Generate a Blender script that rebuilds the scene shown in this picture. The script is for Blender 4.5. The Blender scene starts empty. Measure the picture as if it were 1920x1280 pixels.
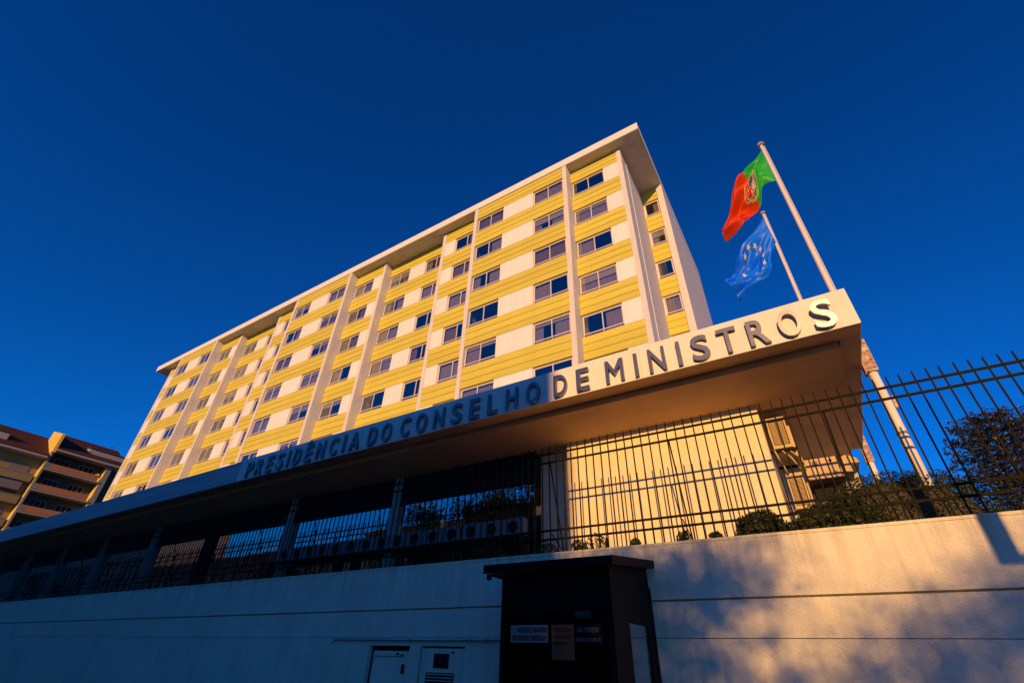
import bpy, math, random
import numpy as np
from mathutils import Matrix, Vector

SC = bpy.context.scene
COL = SC.collection
random.seed(7)
RNG = np.random.default_rng(11)

# ------------------------------------------------------------------ camera
cam = bpy.data.cameras.new('camera')
cam.sensor_width = 36.0
cam.lens = 16.22
cam.clip_start = 0.05
cam.clip_end = 4000
cam_o = bpy.data.objects.new('camera', cam)
COL.objects.link(cam_o)
RM = ((0.8490984, 0.2838705, 0.4454766), (0.5274826, -0.5006361, -0.6863859), (0.0281769, 0.8177904, -0.5748261))
cam_o.matrix_world = Matrix.Translation((0, 0, 1.6)) @ Matrix(RM).to_4x4()
SC.camera = cam_o

# ------------------------------------------------------------------ sky and sun
SUN_EL, SUN_AZ = math.radians(14.1), math.radians(163.7)
world = bpy.data.worlds.new('World')
SC.world = world
world.use_nodes = True
wn = world.node_tree
bg = wn.nodes['Background']
sky = wn.nodes.new('ShaderNodeTexSky')
sky.sky_type = 'NISHITA'
sky.sun_disc = False
sky.sun_elevation = SUN_EL
sky.sun_rotation = SUN_AZ
sky.air_density = 1.0
sky.dust_density = 0.0
sky.ozone_density = 10.0
gam = wn.nodes.new('ShaderNodeGamma')
gam.inputs['Gamma'].default_value = 1.25
wn.links.new(sky.outputs[0], gam.inputs[0])
tint = wn.nodes.new('ShaderNodeVectorMath')
tint.operation = 'MULTIPLY'
tint.inputs[1].default_value = (0.12, 0.95, 1.0)
wn.links.new(gam.outputs[0], tint.inputs[0])
wn.links.new(tint.outputs[0], bg.inputs[0])
bg.inputs[1].default_value = 0.107
sun = bpy.data.lights.new('sun', 'SUN')
sun.energy = 5.0
sun.color = (1.0, 0.53, 0.165)
sun.angle = math.radians(0.5)
sun_o = bpy.data.objects.new('sun', sun)
COL.objects.link(sun_o)
sdir = Vector((math.sin(SUN_AZ) * math.cos(SUN_EL), math.cos(SUN_AZ) * math.cos(SUN_EL), math.sin(SUN_EL)))
sun_o.rotation_euler = sdir.to_track_quat('Z', 'Y').to_euler()
sun_o.location = (20, -60, 30)
SC.view_settings.view_transform = 'Standard'
SC.view_settings.look = 'None'
SC.view_settings.exposure = 0.0
SC.view_settings.gamma = 1.0
SC.view_settings.use_curve_mapping = False
SC.render.engine = 'CYCLES'
SC.cycles.max_bounces = 8
SC.cycles.transparent_max_bounces = 16
SC.cycles.sample_clamp_indirect = 6.0

# ------------------------------------------------------------------ materials
def mat(name, col, rough=0.7, metal=0.0, var=0.12, scale=3.0, bump=0.0, bscale=40.0, spec=0.3, stretch=(1, 1, 1),
        col2=None, streak=0.0, rnd=0.0, drip=None):
    m = bpy.data.materials.new(name)
    m.use_nodes = True
    nt = m.node_tree
    b = nt.nodes['Principled BSDF']
    b.inputs['Roughness'].default_value = rough
    b.inputs['Metallic'].default_value = metal
    b.inputs['Specular IOR Level'].default_value = spec
    tc = nt.nodes.new('ShaderNodeTexCoord')
    mp = nt.nodes.new('ShaderNodeMapping')
    mp.inputs['Scale'].default_value = stretch
    nt.links.new(tc.outputs['Object'], mp.inputs[0])
    nz = nt.nodes.new('ShaderNodeTexNoise')
    nz.inputs['Scale'].default_value = scale
    nz.inputs['Detail'].default_value = 6
    nz.inputs['Roughness'].default_value = 0.6
    nt.links.new(mp.outputs[0], nz.inputs[0])
    mx = nt.nodes.new('ShaderNodeMix')
    mx.data_type = 'RGBA'
    c2 = col2 if col2 else tuple(c * (1 - 2 * var) for c in col)
    mr = nt.nodes.new('ShaderNodeMapRange')
    mr.inputs['From Min'].default_value = 0.3
    mr.inputs['From Max'].default_value = 0.7
    nt.links.new(nz.outputs[0], mr.inputs[0])
    nt.links.new(mr.outputs[0], mx.inputs[0])
    mx.inputs[6].default_value = (*col, 1)
    mx.inputs[7].default_value = (*c2, 1)
    out = mx.outputs[2]
    if streak > 0:                                  # rain streaks and grime running down
        mp2 = nt.nodes.new('ShaderNodeMapping')
        mp2.inputs['Scale'].default_value = (9, 9, 0.35)
        nt.links.new(tc.outputs['Object'], mp2.inputs[0])
        n2 = nt.nodes.new('ShaderNodeTexNoise')
        n2.inputs['Scale'].default_value = 1.0
        n2.inputs['Detail'].default_value = 5
        nt.links.new(mp2.outputs[0], n2.inputs[0])
        r2 = nt.nodes.new('ShaderNodeMapRange')
        r2.inputs['From Min'].default_value = 0.45
        r2.inputs['From Max'].default_value = 0.75
        r2.inputs['To Min'].default_value = 1.0
        r2.inputs['To Max'].default_value = 1.0 - streak
        nt.links.new(n2.outputs[0], r2.inputs[0])
        m2 = nt.nodes.new('ShaderNodeVectorMath')
        m2.operation = 'SCALE'
        nt.links.new(out, m2.inputs[0])
        nt.links.new(r2.outputs[0], m2.inputs['Scale'])
        out = m2.outputs[0]
    if drip:                                        # run-off stains that start under the coping
        sp = nt.nodes.new('ShaderNodeSeparateXYZ')
        nt.links.new(tc.outputs['Object'], sp.inputs[0])
        rz = nt.nodes.new('ShaderNodeMapRange')
        rz.inputs['From Min'].default_value = drip[0]
        rz.inputs['From Max'].default_value = drip[1]
        nt.links.new(sp.outputs['Z'], rz.inputs[0])
        mp4 = nt.nodes.new('ShaderNodeMapping')
        mp4.inputs['Scale'].default_value = (14, 1, 0.25)
        nt.links.new(tc.outputs['Object'], mp4.inputs[0])
        n4 = nt.nodes.new('ShaderNodeTexNoise')
        n4.inputs['Scale'].default_value = 1.0
        n4.inputs['Detail'].default_value = 7
        nt.links.new(mp4.outputs[0], n4.inputs[0])
        r4 = nt.nodes.new('ShaderNodeMapRange')
        r4.inputs['From Min'].default_value = 0.52
        r4.inputs['From Max'].default_value = 0.68
        nt.links.new(n4.outputs[0], r4.inputs[0])
        ml = nt.nodes.new('ShaderNodeMath')
        ml.operation = 'MULTIPLY'
        nt.links.new(rz.outputs[0], ml.inputs[0])
        nt.links.new(r4.outputs[0], ml.inputs[1])
        m4 = nt.nodes.new('ShaderNodeMath')
        m4.operation = 'MULTIPLY'
        m4.inputs[1].default_value = drip[2]
        nt.links.new(ml.outputs[0], m4.inputs[0])
        mx4 = nt.nodes.new('ShaderNodeMix')
        mx4.data_type = 'RGBA'
        nt.links.new(m4.outputs[0], mx4.inputs[0])
        nt.links.new(out, mx4.inputs[6])
        mx4.inputs[7].default_value = (0.30, 0.20, 0.11, 1)
        out = mx4.outputs[2]
    if rnd > 0:                                     # each loose piece has weathered a little differently
        oi = nt.nodes.new('ShaderNodeObjectInfo')
        r3 = nt.nodes.new('ShaderNodeMapRange')
        r3.inputs['To Min'].default_value = 1.0 - rnd
        r3.inputs['To Max'].default_value = 1.0 + rnd * 0.3
        nt.links.new(oi.outputs['Random'], r3.inputs[0])
        m3 = nt.nodes.new('ShaderNodeVectorMath')
        m3.operation = 'SCALE'
        nt.links.new(out, m3.inputs[0])
        nt.links.new(r3.outputs[0], m3.inputs['Scale'])
        out = m3.outputs[0]
    nt.links.new(out, b.inputs['Base Color'])
    if bump > 0:
        nb = nt.nodes.new('ShaderNodeTexNoise')
        nb.inputs['Scale'].default_value = bscale
        nb.inputs['Detail'].default_value = 4
        nt.links.new(mp.outputs[0], nb.inputs[0])
        bp = nt.nodes.new('ShaderNodeBump')
        bp.inputs['Strength'].default_value = bump
        bp.inputs['Distance'].default_value = 0.02
        nt.links.new(nb.outputs[0], bp.inputs['Height'])
        nt.links.new(bp.outputs[0], b.inputs['Normal'])
    return m

def glass_mat(name, reflect, tint, rough=0.02):
    m = bpy.data.materials.new(name)
    m.use_nodes = True
    nt = m.node_tree
    nt.nodes.clear()
    o = nt.nodes.new('ShaderNodeOutputMaterial')
    tr = nt.nodes.new('ShaderNodeBsdfTransparent')
    tr.inputs[0].default_value = (*tint, 1)
    gl = nt.nodes.new('ShaderNodeBsdfGlossy')
    gl.inputs['Roughness'].default_value = rough
    gl.inputs['Color'].default_value = (0.9, 0.97, 1.0, 1)
    lw = nt.nodes.new('ShaderNodeLayerWeight')
    lw.inputs['Blend'].default_value = 0.5
    pw = nt.nodes.new('ShaderNodeMath')
    pw.operation = 'POWER'
    pw.inputs[1].default_value = 3.0
    mr = nt.nodes.new('ShaderNodeMapRange')
    mr.inputs['To Min'].default_value = reflect
    mr.inputs['To Max'].default_value = min(1.0, reflect + 0.75)
    nz = nt.nodes.new('ShaderNodeTexNoise')
    nz.inputs['Scale'].default_value = 0.9
    tc = nt.nodes.new('ShaderNodeTexCoord')
    nt.links.new(tc.outputs['Object'], nz.inputs[0])
    bp = nt.nodes.new('ShaderNodeBump')
    bp.inputs['Strength'].default_value = 0.04
    bp.inputs['Distance'].default_value = 0.05
    nt.links.new(nz.outputs[0], bp.inputs['Height'])
    nt.links.new(bp.outputs[0], gl.inputs['Normal'])
    nt.links.new(lw.outputs['Facing'], pw.inputs[0])
    nt.links.new(pw.outputs[0], mr.inputs[0])
    mx = nt.nodes.new('ShaderNodeMixShader')
    nt.links.new(mr.outputs[0], mx.inputs[0])
    nt.links.new(tr.outputs[0], mx.inputs[1])
    nt.links.new(gl.outputs[0], mx.inputs[2])
    nt.links.new(mx.outputs[0], o.inputs[0])
    return m

def cloth_mat(name, col, trans=0.45):
    m = bpy.data.materials.new(name)
    m.use_nodes = True
    nt = m.node_tree
    nt.nodes.clear()
    o = nt.nodes.new('ShaderNodeOutputMaterial')
    d = nt.nodes.new('ShaderNodeBsdfPrincipled')
    d.inputs['Base Color'].default_value = (*col, 1)
    d.inputs['Roughness'].default_value = 0.45
    d.inputs['Specular IOR Level'].default_value = 0.4
    t = nt.nodes.new('ShaderNodeBsdfTranslucent')
    t.inputs[0].default_value = (*col, 1)
    tc = nt.nodes.new('ShaderNodeTexCoord')
    nz = nt.nodes.new('ShaderNodeTexNoise')
    nz.inputs['Scale'].default_value = 9
    nz.inputs['Detail'].default_value = 5
    nt.links.new(tc.outputs['Object'], nz.inputs[0])
    bp = nt.nodes.new('ShaderNodeBump')
    bp.inputs['Strength'].default_value = 0.18
    bp.inputs['Distance'].default_value = 0.02
    nt.links.new(nz.outputs[0], bp.inputs['Height'])
    nt.links.new(bp.outputs[0], d.inputs['Normal'])
    mx = nt.nodes.new('ShaderNodeMixShader')
    mx.inputs[0].default_value = trans
    nt.links.new(d.outputs[0], mx.inputs[1])
    nt.links.new(t.outputs[0], mx.inputs[2])
    nt.links.new(mx.outputs[0], o.inputs[0])
    return m

def leaf_mat(name, c1, c2, trans=0.25):
    m = bpy.data.materials.new(name)
    m.use_nodes = True
    nt = m.node_tree
    nt.nodes.clear()
    o = nt.nodes.new('ShaderNodeOutputMaterial')
    d = nt.nodes.new('ShaderNodeBsdfPrincipled')
    d.inputs['Roughness'].default_value = 0.5
    t = nt.nodes.new('ShaderNodeBsdfTranslucent')
    g = nt.nodes.new('ShaderNodeNewGeometry')
    r = nt.nodes.new('ShaderNodeValToRGB')
    r.color_ramp.elements[0].color = (*c1, 1)
    r.color_ramp.elements[1].color = (*c2, 1)
    nt.links.new(g.outputs['Random Per Island'], r.inputs[0])
    nt.links.new(r.outputs[0], d.inputs['Base Color'])
    nt.links.new(r.outputs[0], t.inputs[0])
    mx = nt.nodes.new('ShaderNodeMixShader')
    mx.inputs[0].default_value = trans
    nt.links.new(d.outputs[0], mx.inputs[1])
    nt.links.new(t.outputs[0], mx.inputs[2])
    nt.links.new(mx.outputs[0], o.inputs[0])
    return m

M = dict(
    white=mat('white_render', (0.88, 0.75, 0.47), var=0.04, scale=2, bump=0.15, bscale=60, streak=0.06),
    fin=mat('ribbed_concrete', (0.72, 0.69, 0.66), var=0.10, scale=5, bump=0.9, bscale=18, stretch=(2.2, 2.2, 0.12)),
    panel=mat('white_panel', (0.82, 0.80, 0.76), var=0.03, scale=1.3, rough=0.6, streak=0.10, rnd=0.05),
    yellow=mat('yellow_board', (0.67, 0.585, 0.082), var=0.08, scale=1.6, rough=0.6, stretch=(0.4, 1, 3), streak=0.07, rnd=0.10),
    roofw=mat('roof_edge', (0.80, 0.77, 0.72), var=0.05, scale=1.0, rough=0.7, bump=0.1, streak=0.08),
    soffit=mat('roof_soffit', (0.62, 0.57, 0.50), var=0.10, scale=1.2, rough=0.85, bump=0.25, bscale=30),
    frame=mat('window_frame', (0.66, 0.58, 0.56), rough=0.4, var=0.05, spec=0.5),
    post=mat('grey_post', (0.36, 0.36, 0.35), var=0.08, scale=4),
    blind=mat('cream_blind', (0.55, 0.46, 0.36), var=0.06, scale=3, bump=0.3, bscale=10, stretch=(0.1, 1, 8)),
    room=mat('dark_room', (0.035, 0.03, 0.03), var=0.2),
    curtain=mat('mauve_curtain', (0.42, 0.33, 0.34), var=0.12, scale=4, stretch=(8, 8, 0.3)),
    curtain2=mat('brown_curtain', (0.30, 0.20, 0.11), var=0.15, scale=4, stretch=(8, 8, 0.3)),
    glass=glass_mat('window_glass', 0.13, (0.84, 0.86, 0.88)),
    bigglass=glass_mat('porch_glass', 0.42, (0.25, 0.30, 0.32), rough=0.0),
    concrete=mat('canopy_concrete', (0.66, 0.66, 0.62), var=0.16, scale=3, bump=1.0, bscale=14, stretch=(0.12, 1, 6), streak=0.12),
    clad=mat('canopy_cladding', (0.86, 0.82, 0.72), var=0.04, scale=1.2, rough=0.55, streak=0.07),
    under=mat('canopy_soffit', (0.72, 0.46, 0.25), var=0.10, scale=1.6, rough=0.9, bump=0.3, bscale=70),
    wall=mat('painted_wall', (0.88, 0.82, 0.62), var=0.09, scale=1.1, rough=0.85, bump=0.55, bscale=75, streak=0.14, drip=(2.35, 2.84, 0.38)),
    letter=mat('brushed_steel', (0.24, 0.24, 0.25), rough=0.34, metal=0.92, var=0.06, scale=6, bump=0.03),
    iron=mat('green_black_iron', (0.020, 0.020, 0.012), rough=0.75, var=0.3, scale=20, bump=0.2, spec=0.08),
    pole=mat('painted_pole', (0.78, 0.74, 0.68), rough=0.45, var=0.05, scale=6),
    rust=mat('rusty_plate', (0.62, 0.52, 0.44), rough=0.7, var=0.3, scale=14, col2=(0.20, 0.07, 0.03)),
    ac=mat('aged_ac_metal', (0.62, 0.45, 0.22), rough=0.5, var=0.12, scale=5, bump=0.1),
    dark=mat('dark_opening', (0.010, 0.010, 0.012), rough=0.8, var=0.2),
    booth=mat('brown_booth_metal', (0.010, 0.006, 0.005), rough=0.6, var=0.25, scale=8, bump=0.08, spec=0.12),
    dull=mat('dull_metal', (0.20, 0.22, 0.24), rough=0.6, var=0.1, scale=6),
    trim=mat('dull_trim', (0.34, 0.33, 0.33), rough=0.7, var=0.08),
    red=mat('red_print', (0.07, 0.003, 0.006), rough=0.6, var=0.05),
    paper=mat('white_paper', (0.30, 0.24, 0.22), rough=0.8, var=0.08, scale=12),
    opaper=mat('orange_paper', (0.26, 0.09, 0.035), rough=0.8, var=0.12, scale=10),
    silver=mat('pale_print', (0.22, 0.15, 0.16), rough=0.7, var=0.08),
    asphalt=mat('asphalt', (0.05, 0.05, 0.052), rough=0.9, var=0.15, scale=4, bump=0.4, bscale=90),
    paving=mat('low_bounce_paving', (0.13, 0.12, 0.11), rough=0.85, var=0.15, scale=9, bump=0.4, bscale=50),  # out-of-view paving, colour darkened to cut bounce light under the canopy
    earth=mat('earth', (0.10, 0.08, 0.05), rough=0.95, var=0.2, scale=6, bump=0.5),
    terr=mat('terrace_paving', (0.58, 0.48, 0.36), rough=0.85, var=0.1, scale=4, bump=0.2),
    bark=mat('bark', (0.07, 0.05, 0.035), rough=0.9, var=0.25, scale=10, bump=0.7, bscale=20, stretch=(3, 3, 0.5)),
    tile=mat('red_roof_tile', (0.075, 0.018, 0.010), rough=0.8, var=0.2, scale=10),
    dtile=mat('dark_roof_tile', (0.10, 0.05, 0.04), rough=0.85, var=0.25, scale=10),
    cream=mat('cream_wall', (0.26, 0.21, 0.10), rough=0.85, var=0.06, scale=2),
    orangew=mat('ochre_gable', (0.78, 0.50, 0.10), rough=0.85, var=0.06, scale=2),
    tan=mat('terracotta_parapet', (0.38, 0.17, 0.08), rough=0.85, var=0.07, scale=3),
    olive=mat('olive_wall', (0.10, 0.09, 0.05), rough=0.85, var=0.08, scale=3),
    slate=mat('grey_pier', (0.20, 0.24, 0.24), rough=0.8, var=0.05, scale=3),
    shutter=mat('grey_shutter', (0.17, 0.16, 0.16), rough=0.6, var=0.05, scale=3, bump=0.3, bscale=8, stretch=(0.1, 0.1, 6)),
    grey=mat('grey_render', (0.22, 0.21, 0.20), rough=0.85, var=0.1, scale=1),
    pink=mat('pale_render', (0.14, 0.11, 0.08), rough=0.85, var=0.1, scale=1),
    white_trim=mat('white_trim', (0.74, 0.74, 0.74), rough=0.5, var=0.04),
    leaf=leaf_mat('bush_leaves', (0.020, 0.034, 0.008), (0.060, 0.080, 0.016)),
    rleaf=leaf_mat('dry_leaves', (0.16, 0.045, 0.012), (0.24, 0.09, 0.02)),
    needle=leaf_mat('pine_needles', (0.010, 0.015, 0.005), (0.040, 0.032, 0.012), 0.1),
    oak=leaf_mat('street_tree_leaves', (0.035, 0.055, 0.015), (0.07, 0.10, 0.03), 0.2),
    pt_green=cloth_mat('green_cloth', (0.03, 0.62, 0.06)),
    pt_red=cloth_mat('red_cloth', (0.95, 0.085, 0.008)),
    eu_blue=cloth_mat('blue_cloth', (0.0, 0.17, 1.0), 0.10),
    star=cloth_mat('yellow_star', (0.90, 0.82, 0.40), 0.2),
    white_cl=cloth_mat('white_cloth', (0.75, 0.72, 0.66), 0.3),
    redlamp=mat('red_plastic', (0.35, 0.01, 0.01), rough=0.4),
)

# ------------------------------------------------------------------ mesh helpers
class MB:
    def __init__(self):
        self.v, self.f = [], []
    def box(self, x0, x1, y0, y1, z0, z1):
        n = len(self.v)
        self.v += [(x0, y0, z0), (x1, y0, z0), (x1, y1, z0), (x0, y1, z0), (x0, y0, z1), (x1, y0, z1), (x1, y1, z1), (x0, y1, z1)]
        self.f += [tuple(n + i for i in q) for q in ((0, 3, 2, 1), (4, 5, 6, 7), (0, 1, 5, 4), (1, 2, 6, 5), (2, 3, 7, 6), (3, 0, 4, 7))]
        return self
    def hexa(self, pts):
        n = len(self.v)
        self.v += [tuple(p) for p in pts]
        self.f += [tuple(n + i for i in q) for q in ((0, 3, 2, 1), (4, 5, 6, 7), (0, 1, 5, 4), (1, 2, 6, 5), (2, 3, 7, 6), (3, 0, 4, 7))]
        return self
    def tube(self, pts, rad, seg=10, cap=True):
        pts = [Vector(p) for p in pts]
        rads = rad if isinstance(rad, (list, tuple)) else [rad] * len(pts)
        n0 = len(self.v)
        for i, p in enumerate(pts):
            d = (pts[min(i + 1, len(pts) - 1)] - pts[max(i - 1, 0)]).normalized()
            a = d.orthogonal().normalized() if abs(d.z) < 0.99 else Vector((1, 0, 0))
            a = (a - d * a.dot(d)).normalized()
            b = d.cross(a)
            for k in range(seg):
                t = 2 * math.pi * k / seg
                self.v.append(tuple(p + (a * math.cos(t) + b * math.sin(t)) * rads[i]))
        for i in range(len(pts) - 1):
            for k in range(seg):
                a0 = n0 + i * seg + k
                a1 = n0 + i * seg + (k + 1) % seg
                self.f.append((a0, a1, a1 + seg, a0 + seg))
        if cap:
            self.f.append(tuple(n0 + k for k in reversed(range(seg))))
            e = n0 + (len(pts) - 1) * seg
            self.f.append(tuple(e + k for k in range(seg)))
        return self
    def mesh(self, name, m, origin=(0, 0, 0), smooth=False):
        me = bpy.data.meshes.new(name)
        o = origin
        me.from_pydata([(a - o[0], b - o[1], c - o[2]) for a, b, c in self.v], [], self.f)
        for mm in (m if isinstance(m, (list, tuple)) else [m]):
            me.materials.append(mm)
        if smooth:
            me.shade_smooth()
        me.update()
        return me

def link(name, me, parent=None, loc=(0, 0, 0), rotz=0.0):
    o = bpy.data.objects.new(name, me)
    COL.objects.link(o)
    o.location = loc
    o.rotation_euler = (0, 0, rotz)
    if parent is not None:
        o.parent = parent
    return o

def tag(o, label=None, cat=None, group=None, kind=None):
    if label: o['label'] = label
    if cat: o['category'] = cat
    if group: o['group'] = group
    if kind: o['kind'] = kind
    return o

def thing(name, loc, label, cat, group=None, rotz=0.0):
    return tag(link(name, None, None, loc, rotz), label, cat, group)

ROOT = {}
def part(name, mb, m, parent, smooth=False):
    """mb is in world coordinates; every part's own origin is its thing's origin"""
    r = parent
    while r.parent: r = r.parent
    return link(name, mb.mesh(name, m, tuple(r.location), smooth), parent)

def solo(name, mb, m, origin, label, cat, group=None, smooth=False):
    return tag(link(name, mb.mesh(name, m, origin, smooth), None, origin), label, cat, group)

def struct(name, mb, m):
    return tag(link(name, mb.mesh(name, m)), kind='structure')

BOXES = {}
def boxpart(name, x0, x1, y0, y1, z0, z1, m, parent, lip=0.0):
    """one loose piece; alike pieces share their mesh data"""
    r = parent
    off = Vector((x0, y0, z0))
    p = parent
    while p is not None:
        off -= p.location
        p = p.parent
    key = (name, round(x1 - x0, 3), round(y1 - y0, 3), round(z1 - z0, 3), m.name, lip)
    if key not in BOXES:
        w, d, h = x1 - x0, y1 - y0, z1 - z0
        b = MB()
        if lip:
            b.hexa([(0, -lip, 0), (w, -lip, 0), (w, d, 0), (0, d, 0), (0, 0, h), (w, 0, h), (w, d, h), (0, d, h)])
        else:
            b.box(0, w, 0, d, 0, h)
        BOXES[key] = b.mesh(name, m)
    return link(name, BOXES[key], parent, off)

def copy_tree(o, parent=None):
    c = o.copy()
    COL.objects.link(c)
    c.parent = parent
    for ch in list(o.children):
        copy_tree(ch, c)
    return c

def leaf_mesh(name, cs, size, m, elong=1.0, tilt=1.0, origin=(0, 0, 0)):
    """many single leaves as small folded quads; cs = Nx3 centres"""
    n = len(cs)
    nrm = RNG.normal(size=(n, 3))
    nrm[:, 2] *= tilt
    nrm /= np.linalg.norm(nrm, axis=1)[:, None] + 1e-9
    a = np.cross(nrm, RNG.normal(size=(n, 3)))
    a /= np.linalg.norm(a, axis=1)[:, None] + 1e-9
    b = np.cross(nrm, a)
    s = size * (0.6 + 0.8 * RNG.random((n, 1)))
    p0 = cs - a * s * elong
    p2 = cs + a * s * elong
    p1 = cs + b * s * 0.55 + nrm * s * 0.2
    p3 = cs - b * s * 0.55 + nrm * s * 0.2
    v = np.stack([p0, p1, p2, p3], axis=1).reshape(-1, 3) - np.array(origin)
    me = bpy.data.meshes.new(name)
    me.vertices.add(4 * n)
    me.vertices.foreach_set('co', v.astype(np.float32).ravel())
    me.loops.add(4 * n)
    me.loops.foreach_set('vertex_index', np.arange(4 * n, dtype=np.int32))
    me.polygons.add(n)
    me.polygons.foreach_set('loop_start', np.arange(0, 4 * n, 4, dtype=np.int32))
    me.update(calc_edges=True)
    me.materials.append(m)
    return me

def text_mesh(name, body, h, m, extrude=0.0, offset=0.0, width=None, mirror=False, align='LEFT', spacing=1.0):
    """lettering standing upright, facing -y, cap height h, left/bottom at the origin"""
    cu = bpy.data.curves.new('t', 'FONT')
    cu.body = body
    cu.size = 1.0
    cu.extrude = 0.0
    cu.offset = offset
    cu.space_character = spacing
    cu.resolution_u = 4
    ob = bpy.data.objects.new('t', cu)
    COL.objects.link(ob)
    bpy.context.view_layer.update()
    ref = bpy.data.curves.new('r', 'FONT')
    ref.body = 'H'
    ref.size = 1.0
    ro = bpy.data.objects.new('r', ref)
    COL.objects.link(ro)
    bpy.context.view_layer.update()
    cap = ro.dimensions.y
    k = h / cap
    cu.extrude = extrude / k / 2
    bpy.context.view_layer.update()
    dg = bpy.context.evaluated_depsgraph_get()
    me = bpy.data.meshes.new_from_object(ob.evaluated_get(dg))
    co = np.empty(len(me.vertices) * 3)
    me.vertices.foreach_get('co', co)
    co = co.reshape(-1, 3)
    x0, x1 = co[:, 0].min(), co[:, 0].max()
    kx = k if width is None else width / (x1 - x0)
    x = (co[:, 0] - x0) * kx
    if mirror:
        x = x.max() - x
    new = np.stack([x, -co[:, 2] * k, co[:, 1] * k], axis=1)
    me.vertices.foreach_set('co', new.ravel())
    me.name = name
    me.materials.clear()
    me.materials.append(m)
    me.update()
    bpy.data.objects.remove(ob)
    bpy.data.objects.remove(ro)
    return me

# ------------------------------------------------------------------ ground, road, terrace
struct('ground', MB().box(-1500, 1500, -1500, 1500, -1.0, -0.13), M['earth'])
struct('road', MB().box(-300, 300, -7.5, 1.2, -0.12, 0.0 - 0.12 + 0.004), M['asphalt'])
struct('pavement', MB().box(-300, 300, 1.35, 6.0, -0.13, 0.0), M['paving'])
struct('kerb', MB().box(-300, 300, 1.2, 1.35, -0.13, 0.004), M['slate'])
struct('pavement_opposite', MB().box(-300, 300, -12, -7.5, -0.13, 0.0), M['paving'])
struct('terrace', MB().box(-120, 60, 6.25, 60, -0.12, 2.6), M['terr'])
struct('bounce_cut_strip', MB().box(-60, -4.1, 6.25, 6.8, 2.59, 2.63), M['earth'])  # unseen dark strip added to cut bounce light onto the canopy ceiling
mk = MB()
for i in range(-20, 21):
    mk.box(i * 6.0, i * 6.0 + 2.5, -3.2, -3.08, -0.1159, -0.1115)
part_mark = struct('road_marking', mk, M['white_trim'])

# ------------------------------------------------------------------ retaining wall
W_Y0, W_Y1, W_TOP = 6.0, 6.2, 2.87
rw = thing('retaining_wall', (-15, 6.1, 0), 'long white rendered retaining wall with two horizontal grooves, topped by the iron fence', 'wall')
part('wall_core', MB().box(-60, 12, 6.09, W_Y1, -0.1, 2.85), M['wall'], rw)
xs = [-60, -46, -32, -24, -15.6, -7.8, 0.9, 12]
for a, b in zip(xs[:-1], xs[1:]):
    pass
def wall_band(z0, z1, cuts=()):
    """rendered band in front of the core; cuts are door openings (x0,x1,ztop)"""
    mb = MB()
    x = -60
    for c0, c1, zt in sorted(cuts):
        mb.box(x, c0, W_Y0, 6.088, z0, z1)
        if zt < z1:
            mb.box(c0, c1, W_Y0, 6.088, zt, z1)
        x = c1
    mb.box(x, 12, W_Y0, 6.088, z0, z1)
    return mb
part('rendered_band', wall_band(2.268, W_TOP - 0.03), M['wall'], rw)
part('rendered_band', wall_band(1.903, 2.246), M['wall'], rw)
DOORS = [(-6.29, -5.47, 1.80), (-5.27, -4.48, 1.80)]
part('rendered_band', wall_band(-0.1, 1.896, DOORS), M['wall'], rw)
part('coping', MB().box(-60, 12, 5.992, 6.215, W_TOP - 0.03, W_TOP), M['wall'], rw)

# service doors sunk in the wall (the opening is cut through the rendered band)
d1 = thing('service_door', (-5.88, 6.03, 0), 'white steel service door with a dark handle in the wall, left of the louvred door', 'door')
part('door_leaf', MB().box(-6.195, -5.49, 6.022, 6.045, 0.02, 1.735), M['wall'], d1)
part('gap_shade', MB().box(-6.29, -5.47, 6.075, 6.087, 0, 1.80), M['dark'], d1)  # near-black sheet standing for the shade in the gap round the leaf
part('handle', MB().box(-5.575, -5.545, 5.985, 6.021, 1.47, 1.58), M['dark'], d1)
part('hinge_bar', MB().box(-6.15, -5.6, 6.016, 6.0215, 1.665, 1.672), M['dark'], d1)
part('lock', MB().tube([(-5.70, 6.0, 1.70), (-5.70, 6.022, 1.70)], 0.018).tube([(-5.61, 6.0, 1.685), (-5.61, 6.022, 1.685)], 0.014), M['dark'], d1)
d2 = thing('louvred_door', (-4.88, 6.03, 0), 'white service door with a small dark pane above a slatted vent in the wall', 'door')
part('door_leaf', MB().box(-5.235, -4.482, 6.012, 6.035, 0.02, 1.775), M['wall'], d2)
part('gap_shade', MB().box(-5.27, -4.48, 6.075, 6.087, 0, 1.80), M['dark'], d2)  # same near-black sheet for the shade behind this leaf
part('dark_pane', MB().box(-5.005, -4.745, 6.0, 6.0115, 1.55, 1.715), M['dark'], d2)
part('latch', MB().box(-4.70, -4.66, 5.99, 6.0115, 1.725, 1.74), M['dark'], d2)
lv = part('vent', MB().box(-5.13, -4.64, 6.006, 6.0115, 1.335, 1.50), M['dark'], d2)
for k in range(5):
    boxpart('vent_slat', -5.13, -4.64, 5.988, 6.005, 1.340 + k * 0.034, 1.349 + k * 0.034, M['wall'], lv)
solo('wall_conduit', MB().tube([(-7.10, 5.975, 1.82), (-7.06, 5.975, 1.868), (-5.2, 5.975, 1.862), (-3.0, 5.975, 1.868)], 0.011, 8)
     .tube([(-5.47, 5.985, 1.863), (-5.45, 5.985, 1.863)], 0.02, 8).tube([(-4.4, 5.985, 1.866), (-4.38, 5.985, 1.866)], 0.02, 8)
     .tube([(-4.13, 5.985, 1.867), (-4.10, 5.985, 1.867)], 0.022, 8),
     M['slate'], (-5, 5.975, 1.86), 'thin grey cable conduit running along the wall above the two service doors', 'conduit')

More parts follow.
